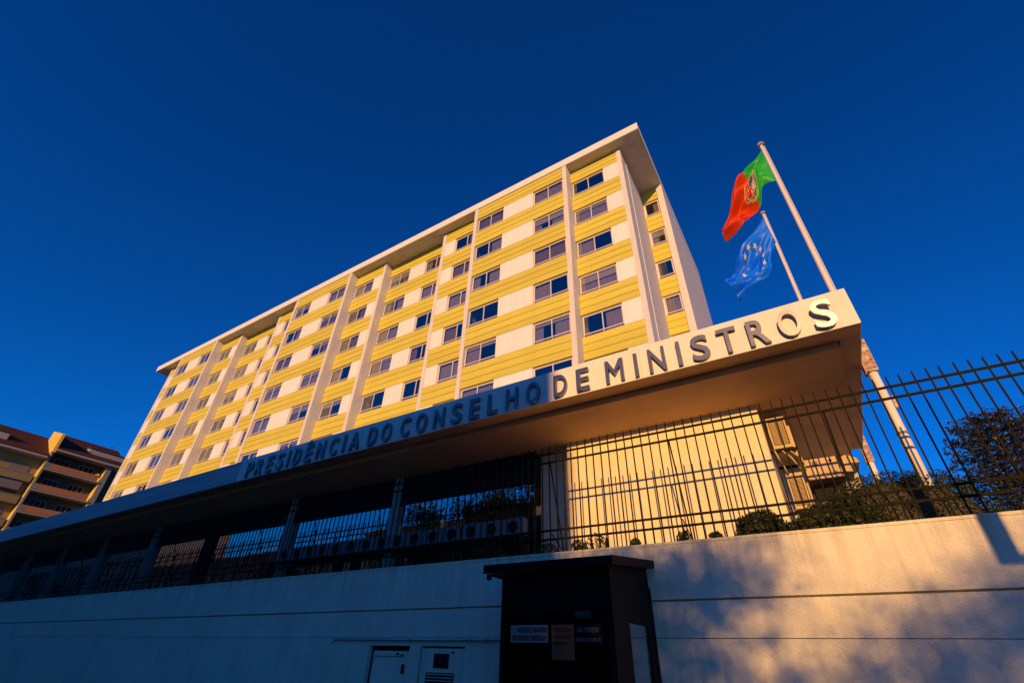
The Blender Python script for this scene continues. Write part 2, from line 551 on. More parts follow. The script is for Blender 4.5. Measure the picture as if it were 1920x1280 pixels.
# ------------------------------------------------------------------ fence on the wall
fence = thing('iron_fence', (-14, 6.1, W_TOP), 'dark green iron fence of tall square pickets standing on the retaining wall', 'fence')
F_P = 0.1212
x_first = 2.252 + F_P * 22
NP = 299
jit = random.Random(3)
pk = MB().box(-0.0075, 0.0075, -0.0075, 0.0075, 0, 1.555)
pk.hexa([(-0.0075, -0.0075, 1.555), (0.0075, -0.0075, 1.555), (0.0075, 0.0075, 1.555), (-0.0075, 0.0075, 1.555),
         (-0.003, -0.003, 1.575), (0.003, -0.003, 1.575), (0.003, 0.003, 1.575), (-0.003, 0.003, 1.575)])
pk_me = pk.mesh('picket', M['iron'])
for i in range(NP):
    x = x_first - i * F_P
    o = link('picket', pk_me, fence, (x + 14, 0, -0.005 + jit.uniform(-0.008, 0.006)))
    o.rotation_euler = (0, jit.uniform(-0.0035, 0.0035), 0)
xl = x_first - NP * F_P
for z in (4.305, 4.17, 3.18, 3.06):
    part('rail', MB().box(xl, x_first + 0.1, 6.090, 6.110, z - 0.013, z + 0.013), M['iron'], fence)
xb = -3.19
k = 0
while xb > -30:
    part('brace', MB().tube([(xb, 6.112, 4.16), (xb, 6.50, 2.9)], 0.011, 6).tube([(xb, 6.112, 3.14), (xb + 0.0, 6.42, 2.99)], 0.008, 6), M['iron'], fence)
    xb -= 1.82
for xb in (-1.37, 0.46, 2.28):
    part('brace', MB().tube([(xb, 6.112, 4.16), (xb, 6.50, 2.9)], 0.011, 6).tube([(xb, 6.112, 3.14), (xb, 6.42, 2.99)], 0.008, 6), M['iron'], fence)
bx = part('fence_bracket', MB().tube([(-2.39, 6.13, 2.86), (-2.39, 6.13, 3.02)], [0.035, 0.012], 8), M['iron'], fence)

# ------------------------------------------------------------------ canopy with porch
KC = 5.95 / 5.547
CY, CX = 5.965, 1.155
CZ0, CZ1 = 5.127, 5.664
CLOW = 4.875                                        # the ceiling slopes down to here at the glazed front
can = thing('entrance_canopy', (-12, 7.5, CZ0), 'long flat white concrete canopy carrying the metal letters, projecting over the fence', 'canopy')
part('roof_slab', MB().box(-42, CX - 0.012, CY + 0.31, 10.4, CZ0 + 0.08, CZ1 - 0.01), M['concrete'], can)
part('edge_beam', MB().box(-42, CX - 0.004, CY, CY + 0.30, CZ0 + 0.002, CZ1 - 0.004).box(CX - 0.22, CX - 0.004, CY + 0.302, 10.42, CZ0 + 0.002, CZ1 - 0.004), M['concrete'], can)
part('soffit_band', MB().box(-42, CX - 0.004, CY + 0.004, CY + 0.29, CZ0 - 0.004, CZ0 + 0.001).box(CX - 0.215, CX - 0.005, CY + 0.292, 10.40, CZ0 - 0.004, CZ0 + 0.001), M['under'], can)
cx1, cy1 = CX - 0.245, CY + 0.315
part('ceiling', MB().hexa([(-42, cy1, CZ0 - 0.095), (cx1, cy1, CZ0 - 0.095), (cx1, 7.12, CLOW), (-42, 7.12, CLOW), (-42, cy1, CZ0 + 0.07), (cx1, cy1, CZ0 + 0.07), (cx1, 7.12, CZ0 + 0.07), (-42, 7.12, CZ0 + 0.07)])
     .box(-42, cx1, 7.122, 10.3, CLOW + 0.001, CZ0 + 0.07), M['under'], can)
# cladding panels behind the lettering
x = CX
for i in range(5):
    x0 = max(x - 2.70 if i == 0 else x - 3.06, -11.85)
    if x - x0 > 0.3:
        boxpart('cladding_panel', x0 + 0.004, x - 0.000, CY - 0.022, CY - 0.002, CZ0 - 0.012, CZ1 + 0.002, M['clad'], can)
    x = x0
boxpart('cladding_panel', CX - 0.003, CX + 0.012, CY - 0.0215, 10.4, CZ0 - 0.010, CZ1 + 0.001, M['clad'], can)
solo('wall_fixing', MB().tube([(1.0, 6.0, CZ0 - 0.02), (1.0, 6.0, CZ0 - 0.005)], 0.012, 8), M['white_trim'], (1.0, 6.0, CZ0), 'tiny pale fixing under the canopy edge below the last letter', 'fixing')

sign = thing('building_sign', (-4.9 * KC, CY - 0.023, 1.6 + (4.91 - 1.6) * KC), 'raised metal letters reading PRESIDÊNCIA DO CONSELHO DE MINISTROS along the white canopy edge', 'sign')
LW = {'P': .205, 'R': .225, 'E': .200, 'S': .222, 'I': .049, 'D': .218, 'N': .228, 'C': .212, 'A': .262, 'O': .238, 'L': .190, 'H': .215, 'M': .268, 'T': .232, 'Ê': .200}
LET = [('P', -10.656), ('R', -10.295), ('E', -9.911), ('S', -9.556), ('I', -9.185), ('D', -8.974), ('Ê', -8.592), ('N', -8.232), ('C', -7.833), ('I', -7.45), ('A', -7.255),
       ('D', -6.749), ('O', -6.394), ('C', -5.916), ('O', -5.542), ('N', -5.137), ('S', -4.749), ('E', -4.366), ('L', -3.998), ('H', -3.642), ('O', -3.265),
       ('D', -2.783), ('E', -2.406), ('M', -1.946), ('I', -1.519), ('N', -1.314), ('I', -0.924), ('S', -0.735), ('T', -0.398), ('R', -0.041), ('O', 0.304), ('S', 0.671)]
LM = {}
for ch, x in LET:
    key = ch
    if key not in LM:
        LM[key] = text_mesh('letter', ch, 0.352 * KC, M['letter'], extrude=0.045, offset=0.004 if ch == 'M' else 0.012, width=LW[ch] * KC)
    if ch == 'M' and not LM.get('Mdone'):
        w_, h_, t_ = LW['M'] * KC, 0.355 * KC, 0.052
        ol = [(0, 0), (t_, 0), (t_, h_ * 0.66), (w_ / 2, h_ * 0.28), (w_ - t_, h_ * 0.66), (w_ - t_, 0), (w_, 0), (w_, h_), (w_ - t_ * 1.05, h_), (w_ / 2, h_ * 0.53), (t_ * 1.05, h_), (0, h_)]
        mb = MB()
        mb.v = [(a, -0.0225, b) for a, b in ol] + [(a, 0.0225, b) for a, b in ol]
        nn = len(ol)
        mb.f = [tuple(range(nn)), tuple(range(2 * nn - 1, nn - 1, -1))] + [(i, i + nn, (i + 1) % nn + nn, (i + 1) % nn) for i in range(nn)]
        LM['M'] = mb.mesh('letter', M['letter'])
        LM['Mdone'] = True
    o = link('letter', LM[key], sign, ((x + 4.9) * KC, -0.038, 0.0))
    o.rotation_euler = (jit.uniform(-0.004, 0.004), 0, 0)
    if x > 0.6:                                     # last letter tilted on purpose so its face catches a sun highlight
        o.rotation_euler = (0.075, 0, 0.05)
        o.location.y -= 0.012
    elif x > 0.3:  # tilted less, to catch part of the same highlight
        o.rotation_euler = (0.045, 0, 0.03)
        o.location.y -= 0.007

# white end block, column, porch glazing
G_Y = 7.12
pb = thing('porch_building', (-2, 8, 2.6), 'white windowless end block with a glazed front under the canopy, behind the fence', 'building')
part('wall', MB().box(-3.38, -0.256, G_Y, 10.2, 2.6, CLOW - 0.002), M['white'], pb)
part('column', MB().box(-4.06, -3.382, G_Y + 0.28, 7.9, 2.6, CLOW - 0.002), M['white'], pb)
part('rear_wall', MB().box(-0.254, 0.9, 10.0, 10.25, 2.6, CLOW - 0.002), M['concrete'], pb)
part('header', MB().box(-42, -4.065, G_Y + 0.02, G_Y + 0.30, 4.30, CLOW - 0.002), M['dark'], pb)
part('plinth', MB().box(-42, -4.065, G_Y + 0.0, G_Y + 0.30, 2.6, 2.98), M['dark'], pb)
part('back_wall', MB().box(-42, -4.065, 11.0, 11.2, 2.6, CLOW - 0.002).box(-42, -4.07, 7.45, 11, 2.6, 2.62), M['room'], pb)
posts = [-3.995, -7.36, -10.88, -14.4, -17.6, -21.1, -24.5, -28, -31.5, -35]
for a, b in zip(posts[1:], posts[:-1]):
    w = boxpart('window', a + 0.075, b - 0.075, G_Y + 0.06, G_Y + 0.10, 2.982, 3.02, M['dark'], pb)
    boxpart('pane', a + 0.075, b - 0.075, G_Y + 0.05, G_Y + 0.062, 3.022, 4.298, M['bigglass'], w)
for i, p in enumerate(posts[1:]):
    boxpart('post', p - 0.06, p + 0.06, G_Y - 0.10, G_Y + 0.11, 2.6, 4.86, M['post'] if i not in (2,) else M['dark'], pb)  # one post coloured near-black to stand for being unlit

# fan boxes on a ledge in front of the porch glass
led = solo('equipment_rack', MB().box(-10.9, -4.15, 6.86, 6.90, 3.355, 3.375).box(-10.9, -4.15, 7.02, 7.05, 3.355, 3.375)
           .box(-10.88, -10.84, 6.86, 7.05, 2.6, 3.354).box(-8.6, -8.56, 6.86, 7.05, 2.6, 3.354).box(-6.4, -6.36, 6.86, 7.05, 2.6, 3.354).box(-4.2, -4.16, 6.86, 7.05, 2.6, 3.354),
           M['iron'], (-7.5, 6.95, 2.6), 'low dark steel rack carrying the row of fan boxes before the glass', 'rack')
fb = thing('fan_box', (-4.31, 6.95, 3.376), '', 'fan unit', 'fan boxes in a row before the porch glass')
part('casing', MB().box(-4.31 - 0.205, -4.31 + 0.205, 6.86, 7.04, 3.377, 3.645), M['dull'], fb)
rg = MB()
n0 = len(rg.v)
part('fan_opening', MB().tube([(-4.31, 6.852, 3.51), (-4.31, 6.859, 3.51)], 0.098, 20), M['dark'], fb)
ring = MB()
ring.tube([(-4.31 + 0.105 * math.cos(t), 6.853, 3.51 + 0.105 * math.sin(t)) for t in [2 * math.pi * i / 20 for i in range(21)]], 0.006, 5)
part('guard_ring', ring, M['dull'], fb)
FANL = ['fan box nearest the white column at the end of its row', 'second fan box from the white column']
nb = 15
for i in range(nb):
    o = fb if i == 0 else copy_tree(fb)
    o.location = (-4.31 - 0.435 * i, 6.95, 3.376)
    o['label'] = 'white box with a dark round fan in the row behind the fence, number %d counting from the column' % (i + 1) if i > 1 else 'white box with a dark round fan, ' + ('end one next to the white column' if i == 0 else 'second from the white column')
WORDS = ['', '', 'third', 'fourth', 'fifth', 'sixth', 'seventh', 'eighth', 'ninth', 'tenth', 'eleventh', 'twelfth', 'thirteenth', 'fourteenth', 'last']
i = 0
for o in [o for o in COL.objects if o.name.startswith('fan_box')]:
    idx = round((-4.31 - o.location.x) / 0.435)
    if idx > 1:
        o['label'] = 'white box with a dark round fan before the porch glass, %s from the white column' % WORDS[idx]

# ------------------------------------------------------------------ air conditioners beside the end block
def ac_unit(x0, x1, y0, y1, z0, z1, label, rows=22, cols=2):
    t = thing('air_conditioner', ((x0 + x1) / 2, y0, z0), label, 'air conditioner', 'air conditioners hung beside the white end block')
    part('casing', MB().box(x0, x1, y0, y1, z0, z1), M['ac'], t)
    g = part('grille', MB().box(x0 + 0.02, x1 - 0.02, y0 - 0.004, y0 - 0.0005, z0 + 0.045, z1 - 0.06), M['dark'], t)
    cw = (x1 - x0 - 0.06) / cols
    n = rows
    dz = (z1 - z0 - 0.12) / n
    for c in range(cols):
        for r in range(n):
            xa = x0 + 0.027 + c * (cw + 0.006)
            boxpart('louvre', xa, xa + cw - 0.004, y0 - 0.016, y0 - 0.005, z0 + 0.05 + r * dz, z0 + 0.05 + r * dz + dz * 0.5, M['ac'], g)
    part('bracket', MB().box(x0 - 0.03, x1 + 0.03, y1 - 0.1, y1 - 0.06, z0 - 0.055, z0 - 0.02), M['iron'], t)
    part('bracket', MB().box(x0 - 0.03, x1 + 0.03, y0 - 0.02, y0 + 0.02, z0 - 0.055, z0 - 0.02).box(x0 - 0.25, x0 - 0.02, y0 - 0.01, y0 + 0.02, z0 - 0.055, z0 - 0.03), M['iron'], t)
    part('side_cover', MB().box(x1 + 0.001, x1 + 0.045, y0 + 0.05, y1, z0 - 0.12, z1 - 0.14), M['ac'], t)
    return t
ac_unit(-0.195, 0.05, 7.36, 8.2, 4.27, 4.74, 'yellowed air conditioner with tall louvres, upper of the two by the white block')
ac_unit(-0.155, 0.045, 7.36, 8.2, 3.42, 3.90, 'lower yellowed air conditioner, standing just above the clipped hedge')
t = thing('air_conditioner', (0.3, 7.5, 3.78), 'wide plain air conditioner casing with a square label, right of the louvred ones', 'air conditioner', 'air conditioners hung beside the white end block')
part('casing', MB().box(0.10, 0.49, 7.40, 8.1, 3.80, 4.06), M['ac'], t)
part('rating_label', MB().box(0.20, 0.265, 7.395, 7.399, 3.955, 4.025), M['silver'], t)
part('knob', MB().tube([(0.42, 7.385, 4.01), (0.42, 7.40, 4.01)], 0.017, 10), M['dark'], t)
part('tray', MB().box(0.09, 0.52, 7.37, 8.1, 3.775, 3.795), M['rust'], t)
part('sticker', MB().box(0.41, 0.46, 7.395, 7.399, 3.835, 3.865), M['paper'], t)
solo('duct_hood', MB().hexa([(0.50, 7.45, 3.86), (0.64, 7.45, 3.84), (0.64, 7.9, 3.84), (0.50, 7.9, 3.86), (0.53, 7.5, 4.06), (0.62, 7.5, 4.09), (0.62, 7.9, 4.09), (0.53, 7.9, 4.06)])
     .hexa([(0.642, 7.46, 3.92), (0.74, 7.50, 3.97), (0.74, 7.9, 3.97), (0.642, 7.9, 3.92), (0.642, 7.5, 4.08), (0.74, 7.54, 4.03), (0.74, 7.9, 4.03), (0.642, 7.9, 4.08)]),
     M['ac'], (0.6, 7.6, 3.84), 'pale angled metal duct hood beside the wide air conditioner', 'duct')
solo('ac_stand', MB().box(-0.2, 0.06, 7.6, 8.2, 2.6, 3.36).box(0.12, 0.5, 7.6, 8.1, 2.6, 3.72), M['dark'], (0.1, 7.8, 2.6), 'dark stand under the air conditioners, mostly hidden by the hedge', 'stand')
cb = MB()
for (a, b, c) in (((-0.1, 7.34, 4.22), (-0.02, 7.3, 4.10), (0.06, 7.36, 3.92)), ((0.0, 7.34, 4.2), (0.1, 7.28, 4.06), (0.10, 7.36, 3.9)), ((-0.2, 7.3, 4.24), (-0.14, 7.26, 3.98), (-0.12, 7.34, 3.88)), ((-0.22, 7.3, 4.8), (-0.2, 7.24, 4.5), (-0.21, 7.3, 4.2))):
    cb.tube([a, ((a[0] + b[0]) / 2, a[1] - 0.01, (a[2] + b[2]) / 2), b, c], 0.011, 6)
solo('refrigerant_pipes', cb, M['ac'], (0, 7.3, 4.1), 'loose curved pipes running between the two louvred air conditioners', 'pipes', smooth=True)

# ------------------------------------------------------------------ flag poles
def flag_pole(x, y, ztop, zstep, label, ring):
    t = thing('flag_pole', (x, y, 2.6), label, 'flagpole', 'flagpoles beside the canopy')
    part('pole', MB().tube([(x, y, 2.6), (x, y, zstep)], [0.058, 0.055], 16).tube([(x, y, zstep), (x, y, zstep + 0.05), (x, y, ztop)], [0.055, 0.040, 0.030], 16), M['pole'], t, True)
    part('finial', MB().tube([(x, y, ztop), (x, y, ztop + 0.02), (x, y, ztop + 0.06), (x, y, ztop + 0.09)], [0.05, 0.068, 0.062, 0.02], 14), M['rust'], t, True)
    hl = MB().tube([(x + 0.05, y, zstep + 0.2), (x + 0.042, y - 0.01, ztop - 0.05)], 0.007, 5)
    part('halyard', hl, M['white_trim'], t)
    br = part('bracket', MB().box(CX + 0.015, x + 0.07, y - 0.075, y - 0.062, 5.0, 5.50).box(CX + 0.015, x + 0.07, y + 0.062, y + 0.075, 5.0, 5.50).box(CX + 0.013, CX + 0.03, y - 0.06, y + 0.06, 4.98, 5.52), M['rust'], t)
    bt = MB()
    for zz in (5.05, 5.18, 5.31, 5.44):
        bt.tube([(x + 0.045, y - 0.09, zz), (x + 0.045, y - 0.0755, zz)], 0.013, 6)
    part('bolt', bt, M['rust'], br)
    if ring:
        part('clamp_ring', MB().tube([(x, y, 4.10), (x, y, 4.13)], 0.064, 16), M['slate'], t)
        part('cleat', MB().box(x + 0.06, x + 0.10, y - 0.03, y + 0.0, 4.45, 4.62), M['rust'], t)
    return t
flag_pole(1.25, G_Y, 10.38, 5.62, 'taller white flagpole nearer the street, flying the green and red flag', True)
flag_pole(1.24, 10.9, 12.25, 5.62, 'white flagpole farther back, flying the blue flag with stars', False)

def curve_at(pts, u):
    """smooth interpolation through equally spaced points"""
    n = len(pts) - 1
    s = u * n
    i = min(int(s), n - 1)
    f = s - i
    p = [pts[max(i - 1, 0)], pts[i], pts[i + 1], pts[min(i + 2, n)]]
    out = []
    for k in range(2):
        a, b, c, d = (q[k] for q in p)
        out.append(0.5 * (2 * b + (c - a) * f + (2 * a - 5 * b + 4 * c - d) * f * f + (3 * b - 3 * c + d - a) * f ** 3))
    return out

class FlagSurf:
    def __init__(self, top, bot, y, amp, ph):
        self.t, self.b, self.y, self.amp, self.ph = top, bot, y, amp, ph
    def at(self, u, v, off=0.0):
        a, b = curve_at(self.t, u), curve_at(self.b, u)
        env = min(1.0, u * 2.2)
        wx = 0.035 * self.amp * env * math.sin(7 * v + 9 * u + self.ph)
        x = a[0] + (b[0] - a[0]) * v + wx * 0.4
        z = a[1] + (b[1] - a[1]) * v + wx * 0.3
        w = 1 - v
        yy = self.y + self.amp * env * (0.11 * math.sin(5.2 * v + 6.5 * u + self.ph) + 0.07 * math.sin(12.5 * v - 7 * u + self.ph * 2) + 0.03 * math.sin(24 * v + 17 * u)
                                        + 0.015 * math.sin(41 * v + 8 * u + 1.0))
        return Vector((x, yy + off, z))
    def patch(self, u0, u1, v0, v1, nu, nv, off=0.0):
        mb = MB()
        for i in range(nu + 1):
            for j in range(nv + 1):
                mb.v.append(tuple(self.at(u0 + (u1 - u0) * i / nu, v0 + (v1 - v0) * j / nv, off)))
        for i in range(nu):
            for j in range(nv):
                a = i * (nv + 1) + j
                mb.f.append((a, a + nv + 1, a + nv + 2, a + 1))
        return mb
    def poly(self, pts, off):
        """a flat printed shape lying on both faces of the cloth"""
        mb = MB()
        for o in (-off, off):
            n = len(mb.v)
            cu = sum(p[0] for p in pts) / len(pts)
            cv = sum(p[1] for p in pts) / len(pts)
            mb.v.append(tuple(self.at(cu, cv, o)))
            mb.v += [tuple(self.at(u, v, o)) for u, v in pts]
            for i in range(len(pts)):
                mb.f.append((n, n + 1 + i, n + 1 + (i + 1) % len(pts)))
        return mb

def ellipse(cu, cv, ru, rv, n=28, t0=0, t1=2 * math.pi):
    return [(cu + ru * math.cos(t0 + (t1 - t0) * i / n), cv + rv * math.sin(t0 + (t1 - t0) * i / n)) for i in range(n)]

def band(fs, path, w, off):
    mb = MB()
    n = len(path)
    for o in (-off, off):
        base = len(mb.v)
        for (u, v), (du, dv) in zip(path, [(path[(i + 1) % n][0] - path[i - 1][0], path[(i + 1) % n][1] - path[i - 1][1]) for i in range(n)]):
            l = math.hypot(du, dv * 0.67) or 1
            nu, nv = -dv * 0.67 / l, du / l
            mb.v.append(tuple(fs.at(u + nu * w * 0.67, v + nv * w, o)))
            mb.v.append(tuple(fs.at(u - nu * w * 0.67, v - nv * w, o)))
        for i in range(n):
            a, b = base + 2 * i, base + 2 * ((i + 1) % n)
            mb.f.append((a, a + 1, b + 1, b))
    return mb

PT = FlagSurf([(1.218, 10.231), (1.001, 10.047), (0.779, 9.779), (0.553, 9.419), (0.314, 8.989), (0.089, 8.601)],
              [(1.207, 9.239), (0.983, 9.243), (0.841, 8.811), (0.548, 8.649), (0.428, 8.394), (0.087, 8.124)], 7.1, 1.35, 0.4)
fl = thing('national_flag', (1.2, 7.1, 9.2), 'green and red flag with a yellow sphere emblem, drooping from the nearer pole', 'flag')
part('green_field', PT.patch(0, 0.4, 0, 1, 26, 44), M['pt_green'], fl, True)
part('red_field', PT.patch(0.4, 1, 0, 1, 40, 44), M['pt_red'], fl, True)
em = part('armillary_sphere', band(PT, ellipse(0.4, 0.5, 0.14, 0.215), 0.012, 0.006), M['star'], fl)
part('sphere_band', band(PT, ellipse(0.4, 0.5, 0.14, 0.075), 0.009, 0.007), M['star'], em)
part('sphere_band', band(PT, ellipse(0.4, 0.5, 0.05, 0.215), 0.009, 0.008), M['star'], em)
part('sphere_band', band(PT, [(0.4 + 0.135 * math.cos(t) - 0.035 * math.sin(t), 0.5 + 0.10 * math.sin(t) + 0.145 * math.cos(t)) for t in [2 * math.pi * i / 28 for i in range(28)]], 0.008, 0.009), M['star'], em)
sh = part('shield', PT.poly([(0.31, 0.34), (0.49, 0.34), (0.49, 0.52), (0.47, 0.62), (0.40, 0.69), (0.33, 0.62), (0.31, 0.52)], 0.012), M['pt_red'], fl)
part('inner_shield', PT.poly([(0.345, 0.40), (0.455, 0.40), (0.455, 0.52), (0.435, 0.59), (0.40, 0.63), (0.365, 0.59), (0.345, 0.52)], 0.016), M['white_cl'], sh)
for cu, cv in ((0.40, 0.43), (0.40, 0.50), (0.40, 0.57), (0.372, 0.50), (0.428, 0.50)):
    part('small_shield', PT.poly([(cu - 0.010, cv - 0.02), (cu + 0.010, cv - 0.02), (cu + 0.010, cv + 0.01), (cu, cv + 0.024), (cu - 0.010, cv + 0.01)], 0.020), M['eu_blue'], sh)
for cu, cv in ((0.328, 0.37), (0.40, 0.37), (0.472, 0.37), (0.327, 0.50), (0.473, 0.50), (0.36, 0.635), (0.44, 0.635)):
    part('small_castle', PT.poly([(cu - 0.008, cv - 0.013), (cu + 0.008, cv - 0.013), (cu + 0.009, cv + 0.014), (cu - 0.009, cv + 0.014)], 0.016), M['star'], sh)

EU = FlagSurf([(1.165, 11.85), (0.841, 11.465), (0.458, 11.092), (0.239, 10.701), (0.026, 10.317), (-0.192, 10.182)],
              [(1.225, 10.85), (1.02, 10.50), (0.92, 10.09), (0.68, 9.72), (0.30, 9.60), (0.02, 9.38)], 10.62, 1.15, 2.1)
fl2 = thing('european_flag', (1.2, 10.6, 10.5), 'blue flag with a ring of yellow stars hanging from the pole farther back', 'flag')
part('cloth', EU.patch(0, 1, 0, 1, 60, 44), M['eu_blue'], fl2, True)
for k in range(12):
    t = 2 * math.pi * k / 12
    cu, cv = 0.5 + 0.215 * math.cos(t), 0.5 + 0.32 * math.sin(t)
    pts = []
    for j in range(10):
        a = -math.pi / 2 + math.pi * j / 5
        rr = 1.0 if j % 2 == 0 else 0.42
        pts.append((cu + 0.040 * rr * math.cos(a), cv + 0.062 * rr * math.sin(a)))
    part('star', EU.poly(pts, 0.010), M['star'], fl2)

# ------------------------------------------------------------------ main office building
S = 0.656
Y0 = 19.68
def X(u): return u * S
def Z(u): return 1.6 + (u - 1.6) * S
L0, L1, L2 = Y0, Y0 + 1.2 * S, Y0 + 2.4 * S
LB = Y0 + 8.2 * S                                   # set-back bay at the right end
YB = Y0 + 27.5 * S
ZS, ZR = Z(49.62), Z(50.78)
bld = thing('office_building', (-36, 24, 2.6), 'tall office block of yellow boards and white panels between white vertical fins', 'building')
fw = 0.5
PITCH = 4.89
TOPW = [47.62 - PITCH * i for i in range(7)]        # window heads
WH, WW = 2.47, 3.85
# fin left edges in modules, levels of fins and of the bays to their right
fins = [(-103.5, 1), (-97.6, 0), (-85.2, 0), (-79.1, 1), (-67.9, 1), (-61.7, 0), (-49.2, 0), (-43.1, 1), (-31.9, 1), (-25.8, 0), (-13.35, 0), (-7.22, 1)]
LV = {0: L0, 1: L1, 2: L2}
bays = []
pat = [('L1', 'r'), ('L0', 'lr'), ('L1', 'l'), ('L2', 'lr'), ('L1', 'r'), ('L0', 'lr'), ('L1', 'l'), ('L2', 'lr'), ('L1', 'r'), ('L0', 'lr'), ('L1', 'l')]
for i in range(len(fins) - 1):
    bays.append((fins[i][0] + fw, fins[i + 1][0], {'L0': L0 + 0.06, 'L1': L1 + 0.06, 'L2': L2}[pat[i][0]], pat[i][1]))
for i, (u, lv) in enumerate(fins):
    boxpart('fin', X(u), X(u + fw), LV[lv], L2 + 0.9, 2.6, ZS - 0.002, M['fin'], bld)
part('corner_trim', MB().box(X(-6.72) + 0.001, X(-6.72) + 0.03, L1 + 1.15, L1 + 1.19, 2.6, ZS - 0.01), M['white_trim'], bld)
# right end: wall running back to the set-back bay, second pier and the end wall
part('return_wall', MB().box(X(-7.0), X(-6.74), L1 + 0.35, LB + 0.3, 2.6, ZS - 0.003), M['fin'], bld)
boxpart('fin', X(-4.85), X(-4.17), LB - 0.05, LB + 0.5, 2.6, ZS - 0.002, M['fin'], bld)
part('end_wall', MB().box(X(-4.6), X(-4.18), LB + 0.502, YB, 2.6, ZS - 0.003), M['fin'], bld)
bays.append((-6.73, -4.85, LB + 0.10, 's'))
# core and floor slabs
part('core', MB().box(X(-103.2), X(-7.0), L2 + 2.2, YB, 2.6, ZS - 0.004).box(X(-7.0) + 0.002, X(-4.62), LB + 1.6, YB - 0.01, 2.6, ZS - 0.005), M['room'], bld)
slab = MB()
for (ua, ub, yp, ws) in bays:
    for i in range(8):
        zt = Z(TOPW[i - 1] - WH) if i > 0 else ZS - 0.005
        zb = Z(TOPW[i]) if i < 7 else 2.6
        slab.box(X(ua) + 0.003, X(ub) - 0.003, yp + 0.16, (L2 + 2.19) if ws != 's' else LB + 1.59, zb + 0.02, zt - 0.02)
part('floor_slabs', slab, M['room'], bld)

# windows
def window_mesh(w, h):
    f = MB()
    d0, d1 = 0.10, 0.15
    f.box(0, 0.05, d0, d1, 0, h).box(w - 0.05, w, d0, d1, 0, h).box(0.05, w - 0.05, d0, d1, h - 0.07, h).box(0.05, w - 0.05, d0, d1, 0, 0.035)
    f.box(0.05, w - 0.05, d0 - 0.02, d1 - 0.01, 0.20, 0.265)
    if w > 1.6:
        f.box(w / 2 - 0.03, w / 2 + 0.03, d0 - 0.012, d1, 0.266, h - 0.071)
        f.box(w / 2 - 0.02, w / 2 + 0.02, d0 + 0.004, d1, 0.036, 0.199)
    # sash rails
    f.box(0.052, 0.095, d0 + 0.012, d1 - 0.006, 0.266, h - 0.071).box(w - 0.095, w - 0.052, d0 + 0.012, d1 - 0.006, 0.266, h - 0.071)
    f.box(0.096, w - 0.096, d0 + 0.012, d1 - 0.006, h - 0.115, h - 0.0715)
    return f
def curtain_mesh(x0, x1, h, m):
    mb = MB()
    n = max(8, int((x1 - x0) * 22))
    for i in range(n + 1):
        x = x0 + (x1 - x0) * i / n
        y = 0.27 + 0.022 * math.sin(i * 2.1) + 0.01 * math.sin(i * 0.7)
        mb.v += [(x, y, 0.01), (x, y, h - 0.02)]
    for i in range(n):
        mb.f.append((2 * i, 2 * i + 2, 2 * i + 3, 2 * i + 1))
    return mb.mesh('curtain', m)
WIN = {}
def win_kit(w, h):
    if w not in WIN:
        k = dict(frame=window_mesh(w, h).mesh('window', M['frame']))
        k['sill'] = MB().box(-0.01, w + 0.01, -0.015, 0.099, -0.022, -0.001).mesh('sill', M['frame'])
        k['low'] = MB().box(0.052, w - 0.052, 0.124, 0.130, 0.036, 0.199).mesh('pane', M['glass'])
        if w > 1.6:
            k['pane'] = MB().box(0.096, w / 2 - 0.031, 0.120, 0.126, 0.266, h - 0.116).mesh('pane', M['glass'])
            k['pane_dx'] = w / 2 - 0.065
        else:
            k['pane'] = MB().box(0.096, w - 0.096, 0.120, 0.126, 0.266, h - 0.116).mesh('pane', M['glass'])
        for c in ('curtain', 'curtain2'):
            k[c + 'f'] = curtain_mesh(0.03, w - 0.03, h, M[c])
            k[c + 'l'] = curtain_mesh(0.03, w * 0.48, h, M[c])
            k[c + 'r'] = curtain_mesh(w * 0.56, w - 0.03, h, M[c])
            k[c + 's'] = curtain_mesh(0.03, w * 0.24, h, M[c])
        WIN[w] = k
    return WIN[w]
wr = random.Random(21)
def X_(o, dx): return bld.location.x + o.location.x + dx
def place_window(xa, yp, zb, w, h, left):
    k = win_kit(w, h)
    o = link('window', k['frame'], bld, (xa + 36, yp - 24, zb - 2.6))
    p = link('pane', k['pane'], o)
    if 'pane_dx' in k:
        q = link('pane', k['pane'], o, (k['pane_dx'], 0.004, 0))
    link('pane', k['low'], o)
    link('sill', k['sill'], o)
    kind = wr.choice(['curtain', 'curtain', 'curtain2'] if left else ['curtain', 'curtain', 'curtain', 'curtain2'])
    how = wr.choice(['f', 'f', 'l', 'r', 's', 'n', 'f'])
    if wr.random() < 0.30:                          # roller blind let down part of the way
        bh = wr.choice([0.25, 0.4, 0.55])
        boxpart('blind', X_(o, 0.06), X_(o, w - 0.06), yp + 0.19, yp + 0.20, zb + h - 0.08 - bh, zb + h - 0.08, M['blind'], o)
    if how == 'n':
        return
    if how == 's' and w > 1.6:
        link('curtain', k[kind + 's'], o)
        link('curtain', k[kind + 'r'], o)
    else:
        link('curtain', k[kind + how], o)
w_m, h_m = round(WW * S, 3), round(WH * S, 3)
